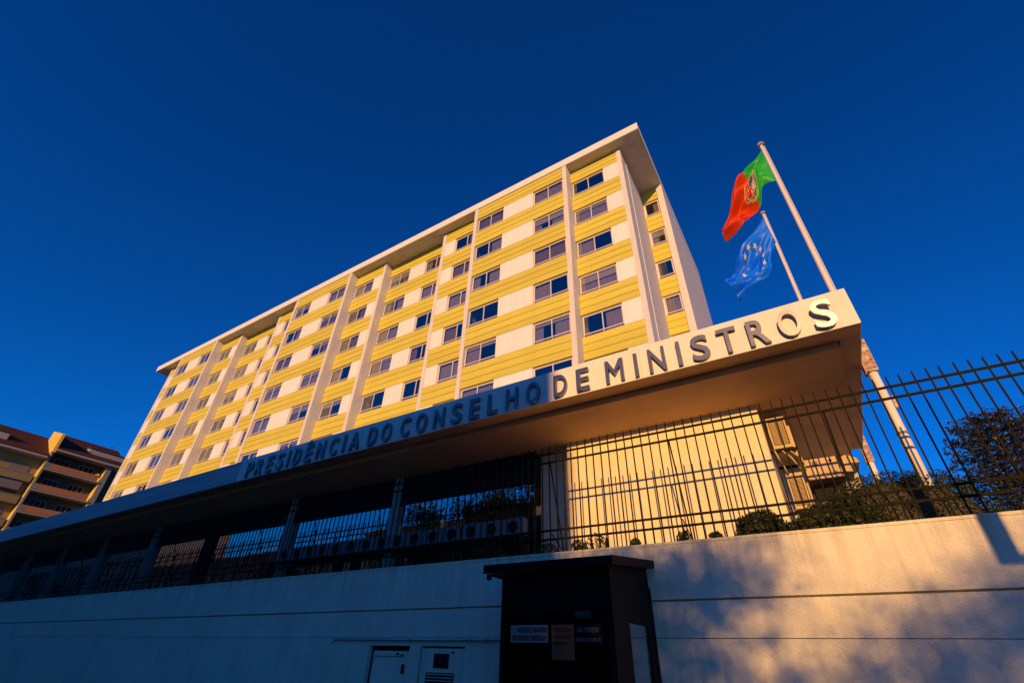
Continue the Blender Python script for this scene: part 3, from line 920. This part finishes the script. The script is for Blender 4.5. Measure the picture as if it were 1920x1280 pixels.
for bi, (ua, ub, yp, ws) in enumerate(bays):
    for i in range(8):
        # yellow board band above window row i
        ztop = (Z(TOPW[i - 1] - WH)) if i > 0 else ZS - 0.004
        zbot = Z(TOPW[i]) if i < 7 else Z(TOPW[6] - WH) - 1.7
        n = 3
        hb = (ztop - zbot) / n
        for k in range(n):
            if ws == 's' or i < 8:
                o = boxpart('board', X(ua) + 0.002, X(ub) - 0.002, yp, yp + 0.15, zbot + k * hb + 0.014, zbot + (k + 1) * hb - 0.001, M['yellow'], bld, lip=0.022)
        if i == 7:
            continue
        zb, zt = Z(TOPW[i] - WH), Z(TOPW[i])
        if ws == 's':
            w_s = round(X(ub) - X(ua) - 0.12, 3)
            place_window(X(ua) + 0.06, yp, zb + 0.002, w_s, h_m, False)
            boxpart('infill', X(ua) + 0.003, X(ua) + 0.058, yp + 0.05, yp + 0.15, zb + 0.002, zt - 0.002, M['panel'], bld)
            boxpart('infill', X(ub) - 0.058, X(ub) - 0.003, yp + 0.05, yp + 0.15, zb + 0.002, zt - 0.002, M['panel'], bld)
            continue
        pa, pb_ = X(ua) + 0.002, X(ub) - 0.002
        if 'l' in ws:
            place_window(X(ua) + 0.04, yp, zb + 0.002, w_m, h_m, bi < 6)
            pa = X(ua) + 0.045 + w_m
        if 'r' in ws:
            place_window(X(ub) - 0.04 - w_m, yp, zb + 0.002, w_m, h_m, bi < 6)
            pb_ = X(ub) - 0.045 - w_m
        boxpart('panel', pa, pb_, yp - 0.012, yp + 0.15, zb + 0.004, zt - 0.004, M['panel'], bld)
# roof
rx0, rx1 = X(-107.6), X(-4.17)
rf = part('roof', MB().box(rx0, rx1 + 0.02, L0 - 0.02, YB + 0.05, ZS + 0.03, ZR), M['roofw'], bld)
part('soffit', MB().box(rx0 + 0.03, rx1 + 0.0, L0 + 0.02, YB, ZS, ZS + 0.028), M['soffit'], rf)
vh = MB()
for u in np.arange(-101, -6, 2.9):
    for yy in (L0 + 0.55,):
        if any(abs(u - f[0]) < 1.2 for f in fins):
            continue
        vh.tube([(X(u), yy, ZS - 0.012), (X(u), yy, ZS - 0.001)], 0.03, 8)
for yy in (L1 + 0.9, L1 + 2.0, L1 + 3.1, L1 + 4.2):
    for u in (-5.2, -6.3):
        vh.tube([(X(u), yy, ZS - 0.012), (X(u), yy, ZS - 0.001)], 0.03, 8)
part('vent_holes', vh, M['dark'], rf)

# ------------------------------------------------------------------ guard booth
bx0, bx1, by0, by1 = -3.07, -1.83, 4.70, 5.93
bo = thing('guard_booth', ((bx0 + bx1) / 2, (by0 + by1) / 2, 0), 'dark brown glazed guard booth with a sloping roof, standing against the white wall', 'booth')
fr = MB()
for x in (bx0, bx1 - 0.06):
    for y in (by0, by1 - 0.06):
        fr.box(x, x + 0.06, y, y + 0.06, 0, 2.38)
part('corner_posts', fr, M['booth'], bo)
part('front_header', MB().box(bx0 + 0.061, bx1 - 0.061, by0 + 0.004, by0 + 0.05, 2.065, 2.38), M['booth'], bo)
part('side_header', MB().box(bx1 - 0.055, bx1 - 0.006, by0 + 0.061, by1 - 0.061, 2.10, 2.38), M['booth'], bo)
part('side_header', MB().box(bx0 + 0.006, bx0 + 0.055, by0 + 0.061, by1 - 0.061, 2.10, 2.38), M['booth'], bo)
part('back_header', MB().box(bx0 + 0.061, bx1 - 0.061, by1 - 0.05, by1 - 0.004, 2.10, 2.38).box(bx0 + 0.061, bx0 + 0.75, by1 - 0.05, by1 - 0.004, 0, 2.099), M['booth'], bo)
part('base_panel', MB().box(bx0 + 0.061, bx1 - 0.061, by0 + 0.004, by0 + 0.05, 0, 0.95).box(bx0 + 0.006, bx0 + 0.055, by0 + 0.061, by1 - 0.061, 0, 2.099)
     .box(bx1 - 0.055, bx1 - 0.006, by0 + 0.061, by0 + 0.42, 0, 2.099).box(bx1 - 0.055, bx1 - 0.006, by1 - 0.22, by1 - 0.061, 0, 2.099)
     .box(bx1 - 0.055, bx1 - 0.006, by0 + 0.421, by1 - 0.221, 0, 0.95).box(bx1 - 0.055, bx1 - 0.006, by0 + 0.421, by1 - 0.221, 1.99, 2.099)
     .box(bx0 + 0.1, bx1 - 0.1, by0 + 0.1, by1 - 0.1, 0, 0.05), M['booth'], bo)
wdw = part('front_window', MB().box(bx0 + 0.061, bx1 - 0.061, by0 + 0.006, by0 + 0.03, 0.951, 0.99), M['booth'], bo)
bglass = glass_mat('booth_glass', 0.03, (0.30, 0.28, 0.28))
bglass2 = glass_mat('booth_side_glass', 0.40, (0.62, 0.66, 0.68))
part('pane', MB().box(bx0 + 0.062, bx1 - 0.062, by0 + 0.024, by0 + 0.030, 0.992, 2.058), bglass, wdw)
wds = part('side_window', MB().box(bx1 - 0.030, bx1 - 0.024, by0 + 0.451, by1 - 0.251, 0.96, 1.985), bglass2, bo)
part('window_stile', MB().box(bx1 - 0.04, bx1 - 0.010, by0 + 0.422, by0 + 0.45, 0.96, 1.985), M['booth'], wds)
part('window_stile', MB().box(bx1 - 0.04, bx1 - 0.010, by1 - 0.25, by1 - 0.222, 0.96, 1.985), M['booth'], wds)
# sloping roof rising to the back, with its wedge sides
rz0, rz1 = 2.415, 2.60
rfb = part('roof', MB().hexa([(bx0 - 0.16, by0 - 0.14, rz0), (bx1 + 0.09, by0 - 0.14, rz0), (bx1 + 0.09, by1 - 0.02, rz1 - 0.02), (bx0 - 0.16, by1 - 0.02, rz1 - 0.02),
                             (bx0 - 0.16, by0 - 0.14, rz0 + 0.085), (bx1 + 0.09, by0 - 0.14, rz0 + 0.085), (bx1 + 0.09, by1 - 0.02, rz1 + 0.065), (bx0 - 0.16, by1 - 0.02, rz1 + 0.065)]), M['booth'], bo)
part('gable_panel', MB().hexa([(bx1 - 0.05, by0, 2.382), (bx1 - 0.008, by0, 2.382), (bx1 - 0.008, by1 - 0.03, 2.382), (bx1 - 0.05, by1 - 0.03, 2.382),
                              (bx1 - 0.05, by0, 2.434), (bx1 - 0.008, by0, 2.434), (bx1 - 0.008, by1 - 0.03, 2.575), (bx1 - 0.05, by1 - 0.03, 2.575)]), M['booth'], bo)
part('roof_bracket', MB().box(bx0 - 0.14, bx0 - 0.10, by0 - 0.10, by0 - 0.06, 2.36, 2.414).box(bx0 - 0.06, bx0 - 0.003, by0 - 0.12, by0 + 0.5, 2.385, 2.414)
     .box(bx0 + 0.0, bx1, by0 - 0.004, by0 + 0.05, 2.383, 2.42), M['booth'], bo)
part('side_handle', MB().box(bx1 + 0.001, bx1 + 0.02, by0 + 0.37, by0 + 0.39, 1.30, 1.45), M['dull'], bo)
ins = MB().box(bx0 + 0.35, bx0 + 0.85, by0 + 0.4, by0 + 0.41, 1.55, 1.555)
# things kept inside the booth
yS = by0 + 0.016
w1 = solo('protest_sticker', MB().box(-2.955, -2.525, yS, yS + 0.003, 1.795, 1.945), M['paper'], (-2.74, yS, 1.87), 'white banner with mirrored dark red lettering stuck inside the booth window', 'sticker', 'notices stuck in the booth window')
link('lettering', text_mesh('lettering', 'INVISTA NA EDUCAÇÃO', 0.042, M['red'], extrude=0.002, width=0.33, mirror=True, offset=0.006), w1, (-0.13, -0.004, 0.012))
link('lettering', text_mesh('lettering', 'VALORIZEM OS PROFESSORES', 0.042, M['red'], extrude=0.002, width=0.39, mirror=True, offset=0.006), w1, (-0.19, -0.004, -0.055))
w2 = solo('orange_notice', MB().box(-2.485, -2.245, yS, yS + 0.003, 1.66, 1.945), M['opaper'], (-2.36, yS, 1.80), 'orange sheet with mirrored dark lines of writing stuck inside the booth window', 'sticker', 'notices stuck in the booth window')
for s_, z_ in (('A EVOLUÇÃO', 0.085), ('A EDUCAÇÃO', 0.03), ('É O FUTURO', -0.025)):
    link('lettering', text_mesh('lettering', s_, 0.034, M['red'], extrude=0.002, width=0.19, mirror=True, offset=0.006), w2, (-0.10, -0.004, z_))
w3 = solo('dark_sticker', MB().box(-2.235, -1.945, yS, yS + 0.003, 1.775, 1.955), M['booth'], (-2.09, yS, 1.86), 'dark sticker with mirrored pale lettering at the right of the booth window', 'sticker', 'notices stuck in the booth window')
link('lettering', text_mesh('lettering', 'RESPEITAR', 0.040, M['silver'], extrude=0.002, width=0.22, mirror=True, offset=0.006), w3, (-0.12, -0.004, 0.02))
link('lettering', text_mesh('lettering', 'OS PROFESSORES', 0.030, M['silver'], extrude=0.002, width=0.26, mirror=True, offset=0.006), w3, (-0.135, -0.004, -0.055))
w4 = solo('grey_label', MB().box(-2.225, -2.055, yS, yS + 0.003, 2.0, 2.055), M['asphalt'], (-2.14, yS, 2.03), 'small dark grey label high in the booth window above the stickers', 'label')
solo('warning_lamp', MB().tube([(-2.42, by0 + 0.3, 2.07), (-2.42, by0 + 0.3, 2.15)], [0.04, 0.03], 12), M['redlamp'], (-2.42, 5.0, 2.07), 'small red lamp hanging inside the top of the booth', 'lamp')
dk = thing('booth_desk', (-2.5, 5.3, 0), 'dark shelf unit with a cardboard box inside the booth', 'desk')
part('desk_top', MB().box(bx0 + 0.08, bx1 - 0.5, by0 + 0.25, by0 + 0.7, 1.50, 1.53), M['slate'], dk)
part('desk_side', MB().box(bx0 + 0.1, bx0 + 0.13, by0 + 0.3, by0 + 0.68, 0.05, 1.499).box(bx1 - 0.55, bx1 - 0.52, by0 + 0.3, by0 + 0.68, 0.05, 1.499), M['booth'], dk)
solo('cardboard_box', MB().box(bx0 + 0.12, bx0 + 0.42, by0 + 0.3, by0 + 0.5, 1.532, 1.64), M['opaper'], (bx0 + 0.27, by0 + 0.4, 1.532), 'brown cardboard box on the shelf inside the booth', 'box')

# ------------------------------------------------------------------ plants on the terrace edge
def bush(name, c, r, n, size, label, cat, group, m='leaf', red=0, lumps=14, core=True):
    t = thing(name, (c[0], c[1], 2.6), label, cat, group)
    cen = np.array(c)
    lc = RNG.normal(size=(lumps, 3))
    lc /= np.linalg.norm(lc, axis=1)[:, None]
    lc = cen + lc * np.array(r) * 0.70
    pts = []
    per = n // (lumps + 6)
    d = RNG.normal(size=(per * 6, 3))
    d /= np.linalg.norm(d, axis=1)[:, None]
    pts.append(cen + d * np.array(r) * (0.84 + 0.17 * RNG.random((per * 6, 1))))
    for q in lc:
        d = RNG.normal(size=(per, 3))
        d /= np.linalg.norm(d, axis=1)[:, None]
        pts.append(q + d * np.array(r) * 0.36 * (0.75 + 0.4 * RNG.random((per, 1))))
    P = np.concatenate(pts)
    P = P[P[:, 2] > 2.62]
    link('foliage', leaf_mesh('foliage', P, size, M[m], elong=1.1, origin=(c[0], c[1], 2.6)), t)
    if red:
        d = RNG.normal(size=(red, 3))
        d /= np.linalg.norm(d, axis=1)[:, None]
        Q = cen + d * np.array(r) * 1.0
        Q = Q[(Q[:, 2] > 2.7)]
        link('dry_leaves', leaf_mesh('dry_leaves', Q, size * 1.3, M['rleaf'], elong=1.6, origin=(c[0], c[1], 2.6)), t)
    if core:
        mb = MB()
        ns, nr = 14, 8
        for i in range(nr + 1):
            ph = math.pi * i / nr
            for k in range(ns):
                th = 2 * math.pi * k / ns
                mb.v.append((c[0] + r[0] * 0.84 * math.sin(ph) * math.cos(th), c[1] + r[1] * 0.84 * math.sin(ph) * math.sin(th), max(2.6, c[2] + r[2] * 0.84 * math.cos(ph))))
        for i in range(nr):
            for k in range(ns):
                mb.f.append((i * ns + k, (i + 1) * ns + k, (i + 1) * ns + (k + 1) % ns, i * ns + (k + 1) % ns))
        part('branches', mb, M['earth'], t)
    else:
        st = MB()
        for k in range(5):
            a = 2 * math.pi * k / 5
            st.tube([(c[0], c[1], 2.6), (c[0] + 0.4 * r[0] * math.cos(a), c[1] + 0.4 * r[1] * math.sin(a), c[2] + 0.3 * r[2])], 0.006, 5)
        part('stems', st, M['bark'], t)
    return t
bush('clipped_bush', (0.90, 7.35, 3.0), (0.96, 0.62, 0.74), 60000, 0.014, 'large dome of clipped bush with some dry leaves, below the flagpoles', 'bush', 'bushes behind the iron fence', red=70)
bush('clipped_bush', (0.22, 6.95, 2.9), (0.50, 0.42, 0.50), 26000, 0.014, 'clipped bush between the big dome and the small one, below the air conditioners', 'bush', 'bushes behind the iron fence', red=25)
bush('clipped_bush', (-0.56, 6.62, 2.92), (0.34, 0.26, 0.34), 20000, 0.013, 'small clipped bush in front of the right end of the white block', 'bush', 'bushes behind the iron fence')
bush('clipped_bush', (-0.20, 6.62, 2.78), (0.28, 0.26, 0.30), 12000, 0.013, 'low bush joining the small clipped bush to the others', 'bush', 'bushes behind the iron fence')
bush('clipped_bush', (1.55, 7.0, 2.72), (0.6, 0.5, 0.36), 18000, 0.014, 'low bush trailing off to the right of the big dome', 'bush', 'bushes behind the iron fence')
for (x, h, w, lb) in ((-1.42, 0.10, 0.10, 'small leafy tuft on the wall top, left of the small clipped bush'), (-1.05, 0.07, 0.08, 'tiny creeping tuft touching the small clipped bush'),
                      (-2.05, 0.08, 0.07, 'thin sprig on the wall top just right of the booth roof'), (-2.60, 0.17, 0.16, 'bushy sprig showing above the middle of the booth roof'),
                      (-2.85, 0.12, 0.13, 'leafy sprig above the left half of the booth roof'), (-3.35, 0.12, 0.16, 'round leafy tuft above the left end of the booth roof'), (-4.2, 0.06, 0.14, 'dark low tuft on the wall left of the white column')):
    bush('wall_plant', (x, 6.26, 2.90 + h * 0.35), (w, 0.08, h), 420, 0.017, lb, 'plant', 'small plants along the wall top', lumps=6, core=False)

# ------------------------------------------------------------------ trees
def street_tree(name, c, trunk_h, rad, n, size, label, group, lumps=34, gap=0.5, seed=1):
    rn = random.Random(seed)
    t = thing(name, (c[0], c[1], 0), label, 'tree', group)
    part('trunk', MB().tube([(c[0], c[1], -0.1), (c[0] + 0.1, c[1], trunk_h * 0.5), (c[0], c[1] + 0.1, trunk_h), (c[0], c[1], trunk_h + rad[2] * 0.7)], [0.28, 0.22, 0.16, 0.05], 10), M['bark'], t, True)
    lb = MB()
    L = []
    for i in range(lumps):
        a = rn.uniform(0, 2 * math.pi)
        rr = rn.uniform(0.15, 1.0) ** 0.6
        zz = rn.uniform(-1, 1)
        s = math.sqrt(max(0.05, 1 - zz * zz * 0.8))
        p = Vector((c[0] + rad[0] * rr * s * math.cos(a), c[1] + rad[1] * rr * s * math.sin(a), trunk_h + rad[2] * (0.75 + 0.85 * zz)))
        L.append(p)
        q = Vector((c[0], c[1], trunk_h * rn.uniform(0.75, 1.15)))
        m_ = (p + q) / 2 + Vector((rn.uniform(-.3, .3), rn.uniform(-.3, .3), rn.uniform(-.2, .4)))
        lb.tube([q, m_, p], [0.07, 0.045, 0.012], 6)
    part('limbs', lb, M['bark'], t)
    per = n // lumps
    pts = []
    for p in L:
        d = RNG.normal(size=(per, 3)) * np.array([1, 1, 0.75]) * gap
        pts.append(np.array(p) + d)
    link('crown', leaf_mesh('crown', np.concatenate(pts), size, M['oak'], origin=(c[0], c[1], 0)), t)
    return t
street_tree('street_tree', (3.7, -15.2), 5.0, (2.6, 1.8, 1.9), 24000, 0.052, 'fuller street tree standing left of the dappling one across the road', 'street trees across the road', lumps=34, gap=0.42, seed=6)
street_tree('street_tree', (7.3, -15.0), 4.7, (2.5, 1.9, 1.75), 19000, 0.040, 'sparse street tree across the road that dapples the wall with light', 'street trees across the road', lumps=24, gap=0.36, seed=5)
street_tree('street_tree', (-16.5, -12.0), 6.6, (4.4, 3.2, 4.0), 30000, 0.10, 'broad street tree with open crown across the road', 'street trees across the road', lumps=34, gap=0.55, seed=8)
street_tree('street_tree', (-25.5, -13.0), 5.2, (3.4, 3.0, 3.6), 20000, 0.10, 'round street tree farther left across the road', 'street trees across the road', lumps=30, gap=0.6, seed=9)
street_tree('street_tree', (-44.0, -15.0), 4.0, (3.6, 3.0, 2.6), 9000, 0.12, 'street tree far along the road at the left', 'street trees across the road', lumps=26, gap=0.6, seed=10)

def norfolk_pine(c, top, label):
    t = thing('norfolk_pine', (c[0], c[1], 0), label, 'tree')
    part('trunk', MB().tube([(c[0], c[1], 0), (c[0], c[1], top * 0.6), (c[0], c[1], top)], [0.38, 0.22, 0.04], 10), M['bark'], t, True)
    br = MB()
    pts = []
    rn = random.Random(4)
    z = top - 0.1
    while z > top - 11:
        f = (top - z)
        L = min(3.7, 1.3 + 1.5 * f ** 0.6) * rn.uniform(0.85, 1.08)
        if f < 0.6: L = 1.2
        nb_ = 6
        a0 = rn.uniform(0, 6.28)
        for k in range(nb_):
            a = a0 + 2 * math.pi * k / nb_ + rn.uniform(-.15, .15)
            Lk = L * rn.uniform(0.75, 1.05)
            up = 0.30 if f > 3 else 0.55
            path = []
            for s in range(6):
                q = s / 5
                path.append(Vector((c[0] + Lk * q * math.cos(a), c[1] + Lk * q * math.sin(a), z - 0.25 * math.sin(q * 2.2) + up * q * q)))
            br.tube(path, [0.05, 0.04, 0.03, 0.025, 0.018, 0.01], 5, cap=False)
            side = Vector((-math.sin(a), math.cos(a), 0))
            for s in range(int(3 + Lk * 2.6)):
                q = 0.22 + 0.78 * (s + rn.random() * 0.5) / (3 + Lk * 2.6)
                i0 = min(int(q * 5), 4)
                p = path[i0].lerp(path[i0 + 1], q * 5 - i0)
                for sd in (-1, 1):
                    w = (0.28 + 0.55 * (1 - abs(q - 0.6))) * rn.uniform(0.5, 1.1) * sd
                    tip = p + side * w + Vector((0.15 * math.cos(a), 0.15 * math.sin(a), rn.uniform(0.02, 0.20)))
                    cen = np.array(tip)
                    mid = np.array(p + side * w * 0.5)
                    pts.append(cen + RNG.normal(size=(9, 3)) * np.array([0.09, 0.09, 0.035]))
                    pts.append(mid + RNG.normal(size=(5, 3)) * np.array([0.09, 0.09, 0.03]))
            pts.append(np.array(path[-1]) + RNG.normal(size=(12, 3)) * 0.09)
        z -= 0.58
    part('branches', br, M['bark'], t)
    link('crown', leaf_mesh('crown', np.concatenate(pts), 0.075, M['needle'], elong=1.5, origin=(c[0], c[1], 0)), t)
    return t
norfolk_pine((13.0, 45.0), 17.7, 'dark Norfolk pine with tiered branches rising beyond the fence at the right')
bush('garden_shrub', (7.6, 19.0, 3.5), (1.7, 1.4, 1.75), 9000, 0.045, 'low shrub in front of the foot of the Norfolk pine', 'shrub', None)

# ------------------------------------------------------------------ neighbouring apartment blocks at the left
K = 92.0 / 75.0
XF = -92.0
def ny(y): return y * K
def nz(z): return 1.6 + (z - 1.6) * K
ap = thing('apartment_block', (-97, ny(18.6), 0), 'apartment block with terracotta balconies, red tiled roof and dormer, left of the office building', 'building')
ya, yb = ny(15.65), ny(21.35)
part('wall', MB().box(XF - 12, XF - 1.5, ya + 0.01, yb + 3, 0, nz(21.1)), M['olive'], ap)
part('pier', MB().box(XF - 12, XF, ny(15.45), ya, 0, nz(21.35)), M['slate'], ap)
part('sunlit_pier_side', MB().box(XF - 11.9, XF - 0.05, ny(15.45) - 0.03, ny(15.45) - 0.002, 0, nz(21.35)), M['orangew'], ap)  # ochre sheet puts the sunlight on this side of the grey pier into colour
part('gable', MB().hexa([(XF - 5, ny(15.35), nz(20.9)), (XF + 0.45, ny(15.35), nz(20.9)), (XF + 0.45, ny(15.66), nz(20.9)), (XF - 5, ny(15.66), nz(20.9)), (XF - 5, ny(15.35), nz(24.4)), (XF + 0.40, ny(15.35), nz(23.2)), (XF + 0.40, ny(15.66), nz(23.2)), (XF - 5, ny(15.66), nz(24.4))]), M['orangew'], ap)
part('pier', MB().box(XF - 1.5, XF, yb, ny(21.9), 0, nz(21.1)), M['slate'], ap)
part('sunlit_pier_side', MB().box(XF - 1.45, XF - 0.05, yb - 0.03, yb - 0.002, 0, nz(21.1)), M['orangew'], ap)  # sunlit side of the second pier, likewise coloured on as an ochre sheet
for i in range(7):
    zs = nz(19.0 - 2.42 * i)
    part('balcony_slab', MB().box(XF - 1.5, XF + 0.12, ya - 0.2, ny(21.35) - 0.04, zs - 0.10, zs + 0.05), M['trim'], ap)
    part('balcony_parapet', MB().box(XF - 0.03, XF + 0.06, ny(16.15), ny(21.0), zs + 0.12, zs + 0.92), M['tan'], ap)
    part('balcony_end', MB().box(XF - 0.03, XF + 0.05, ya + 0.05, ny(16.13), zs + 0.12, zs + 0.92), M['grey'], ap)
    for (y0, y1) in ((ny(16.4), ny(17.9)), (ny(18.9), ny(20.5))):
        wz = zs + 0.65
        w = part('window', MB().box(XF - 1.5, XF - 1.42, y0, y1, wz, wz + 0.07).box(XF - 1.5, XF - 1.42, y0, y1, wz + 1.33, wz + 1.4), M['trim'], ap)
        n = 3
        for k in range(n + 1):
            yy = y0 + (y1 - y0 - 0.07) * k / n
            boxpart('mullion', XF - 1.5, XF - 1.42, yy, yy + 0.07, wz + 0.071, wz + 1.329, M['trim'], w)
        boxpart('pane', XF - 1.48, XF - 1.45, y0 + 0.02, y1 - 0.02, wz + 0.072, wz + 1.328, M['dark'], w)
rf2 = part('roof', MB().hexa([(XF - 6, ny(15.68), nz(21.35)), (XF + 0.55, ny(15.68), nz(21.35)), (XF + 0.55, ny(23), nz(21.35)), (XF - 6, ny(23), nz(21.35)),
                             (XF - 6, ny(15.68), nz(24.6)), (XF + 0.55, ny(15.68), nz(21.5)), (XF + 0.55, ny(23), nz(21.5)), (XF - 6, ny(23), nz(24.6))]), M['tile'], ap)
part('eaves', MB().box(XF - 1.5, XF + 0.62, ny(15.69), ny(23), nz(21.14), nz(21.34)), M['trim'], ap)
for k in range(9):
    a = k / 9
    x_ = XF + 0.5 - 6.4 * a
    z_ = nz(21.5) + (nz(24.6) - nz(21.5)) * (0.05 / 6.55 + 6.4 * a / 6.55) + 0.01
    part('tile_course', MB().box(x_ - 0.1, x_, ny(15.69), ny(22.9), z_ - 0.03, z_ + 0.045), M['dtile'], rf2)
dm = part('dormer', MB().hexa([(XF - 5, ny(18.9), nz(21.8)), (XF - 0.9, ny(18.9), nz(21.8)), (XF - 0.9, ny(23), nz(21.8)), (XF - 5, ny(23), nz(21.8)),
                              (XF - 5, ny(18.9), nz(23.3)), (XF - 0.9, ny(18.9), nz(22.75)), (XF - 0.9, ny(23), nz(22.75)), (XF - 5, ny(23), nz(23.3))]), M['trim'], rf2)
rt = MB()
for k in range(16):
    yk = ny(18.8) + k * (ny(23) - ny(18.8)) / 16
    rt.tube([(XF - 0.75, yk + 0.12, nz(22.86)), (XF - 5, yk + 0.12, nz(23.45))], 0.11, 7)
o = part('dormer_tiles', rt, M['dtile'], ap)
part('aerial', MB().tube([(XF - 2.5, ny(21.4), nz(23)), (XF - 2.5, ny(21.4), nz(24.2))], 0.03, 5).tube([(XF - 2.5, ny(21.1), nz(24.0)), (XF - 2.5, ny(21.7), nz(24.1))], 0.02, 5), M['dark'], ap)
tv = thing('satellite_dish', (XF - 0.9, ny(21.0), nz(19.9)), 'small white dish on the top balcony of the terracotta block', 'dish')
part('dish', MB().tube([(XF - 0.9, ny(20.95), nz(19.95)), (XF - 0.8, ny(20.9), nz(19.98))], [0.05, 0.30], 12), M['trim'], tv)
part('dish_arm', MB().tube([(XF - 0.9, ny(20.95), nz(19.95)), (XF - 1.5, ny(21.0), nz(19.9))], 0.03, 6), M['trim'], tv)

def nz2(z): return nz(z) - 0.75
al = thing('apartment_block', (-99, ny(11), 0), 'cream apartment block with shuttered loggias at the left edge, nearest the corner', 'building')
yl0, yl1 = ny(2), ny(15.45) - 0.06
part('wall', MB().box(XF - 12, XF - 1.3, yl0, yl1, 0, nz2(20.9)), M['cream'], al)
for i in range(7):
    zt = nz2(18.72 - 2.42 * i)
    part('parapet', MB().box(XF - 1.29, XF - 0.15, yl0, yl1 - 0.25, zt - 1.0, zt), M['cream'], al)
    part('parapet_ledge', MB().box(XF - 1.28, XF - 0.08, yl0, yl1 - 0.25, zt + 0.002, zt + 0.06), M['trim'], al)
    if i in (1,):
        for k in range(5):
            y1 = ny(15.45) - 0.9 - k * 2.55
            boxpart('shutter', XF - 0.45, XF - 0.40, y1 - 2.45, y1, zt + 0.7, zt + 1.95, M['shutter'], al)
            boxpart('pane', XF - 0.47, XF - 0.44, y1 - 2.45, y1, zt + 0.08, zt + 0.69, M['dark'], al)
    else:
        for k in range(4):
            y1 = ny(15.45) - 1.0 - k * 4.3
            w = boxpart('window', XF - 1.30, XF - 1.22, y1 - 2.2, y1, zt + 0.05, zt + 1.35, M['shutter'], al)
rfl = part('roof', MB().hexa([(XF - 6, yl0, nz2(20.95)), (XF + 0.25, yl0, nz2(20.95)), (XF + 0.25, ny(15.33), nz2(20.95)), (XF - 6, ny(15.33), nz2(20.95)),
                             (XF - 6, yl0, nz2(24.3)), (XF + 0.25, yl0, nz2(21.1)), (XF + 0.25, ny(15.33), nz2(21.1)), (XF - 6, ny(15.33), nz2(24.3))]), M['tile'], al)
part('eaves', MB().box(XF - 1.3, XF + 0.32, yl0, ny(15.33), nz2(20.74), nz2(20.94)), M['trim'], al)
for k in range(9):
    a = k / 9
    x_ = XF + 0.2 - 6.1 * a
    z_ = nz2(21.1) + (nz2(24.3) - nz2(21.1)) * (0.05 / 6.25 + 6.1 * a / 6.25) + 0.01
    part('tile_course', MB().box(x_ - 0.1, x_, yl0, ny(15.3), z_ - 0.03, z_ + 0.045), M['dtile'], rfl)
dl = part('dormer', MB().box(XF - 5, XF - 1.0, ny(8.0), ny(11.35), nz2(21.5), nz2(22.5)), M['trim'], rfl)
rt = MB()
for k in range(14):
    yk = ny(7.9) + k * (ny(11.4) - ny(7.9)) / 14
    rt.tube([(XF - 0.85, yk + 0.12, nz2(22.58)), (XF - 5, yk + 0.12, nz2(23.1))], 0.11, 7)
part('dormer_tiles', rt, M['dtile'], al)

# ------------------------------------------------------------------ across the street (behind the photographer): what shades the left half and shows in the glass
def row_house(x0, x1, h, m, label, chimney=None):
    t = thing('row_house', ((x0 + x1) / 2, -31, 0), label, 'building', 'houses across the street')
    part('wall', MB().box(x0, x1, -38, -26, -0.1, h), M[m], t)
    part('roof', MB().box(x0 - 0.1, x1 + 0.1, -38.1, -25.8, h + 0.002, h + 0.25), M['grey'], t)
    n = int((x1 - x0) // 2.6)
    for fl_ in range(int(h // 3)):
        for k in range(n):
            xx = x0 + 0.8 + k * (x1 - x0 - 1.0) / n
            boxpart('window', xx, xx + 1.1, -25.999, -25.96, fl_ * 3 + 1.0, fl_ * 3 + 2.4, M['shutter'], t)
    if chimney:
        part('chimney', MB().box(chimney, chimney + 1.2, -31, -30, h + 0.252, h + 1.6), M['pink'], t)
    return t
row_house(-15.0, 6.35, 14.3, 'grey', 'grey house across the street whose shadow covers the left of the sign')
row_house(-31.0, -15.2, 14.3, 'pink', 'pale house across the street next to the grey one', -24)
row_house(-46.0, -31.2, 13.9, 'grey', 'lower grey house across the street with a chimney', -40)
row_house(-97.8, -46.2, 13.2, 'pink', 'pale house farther down the street', -55)
row_house(-260.0, -98.0, 26.0, 'grey', 'last grey house down the street')

# traffic sign column whose shadow falls on the right of the wall
sg = thing('street_sign', (2.92, 1.0, 0), 'dark street column with an upright sign box and lamp head near the kerb', 'sign')
part('column', MB().tube([(3.02, 1.0, 0), (3.02, 1.0, 3.60), (2.92, 1.0, 3.82)], 0.055, 12), M['iron'], sg)
part('sign_box', MB().box(2.745, 2.90, 0.97, 1.03, 3.76, 5.4), M['iron'], sg)
part('lamp_head', MB().tube([(3.08, 1.0, 3.0), (3.08, 1.0, 3.15), (3.05, 1.0, 3.5), (3.02, 1.0, 3.60)], [0.16, 0.17, 0.13, 0.05], 14), M['iron'], sg, True)
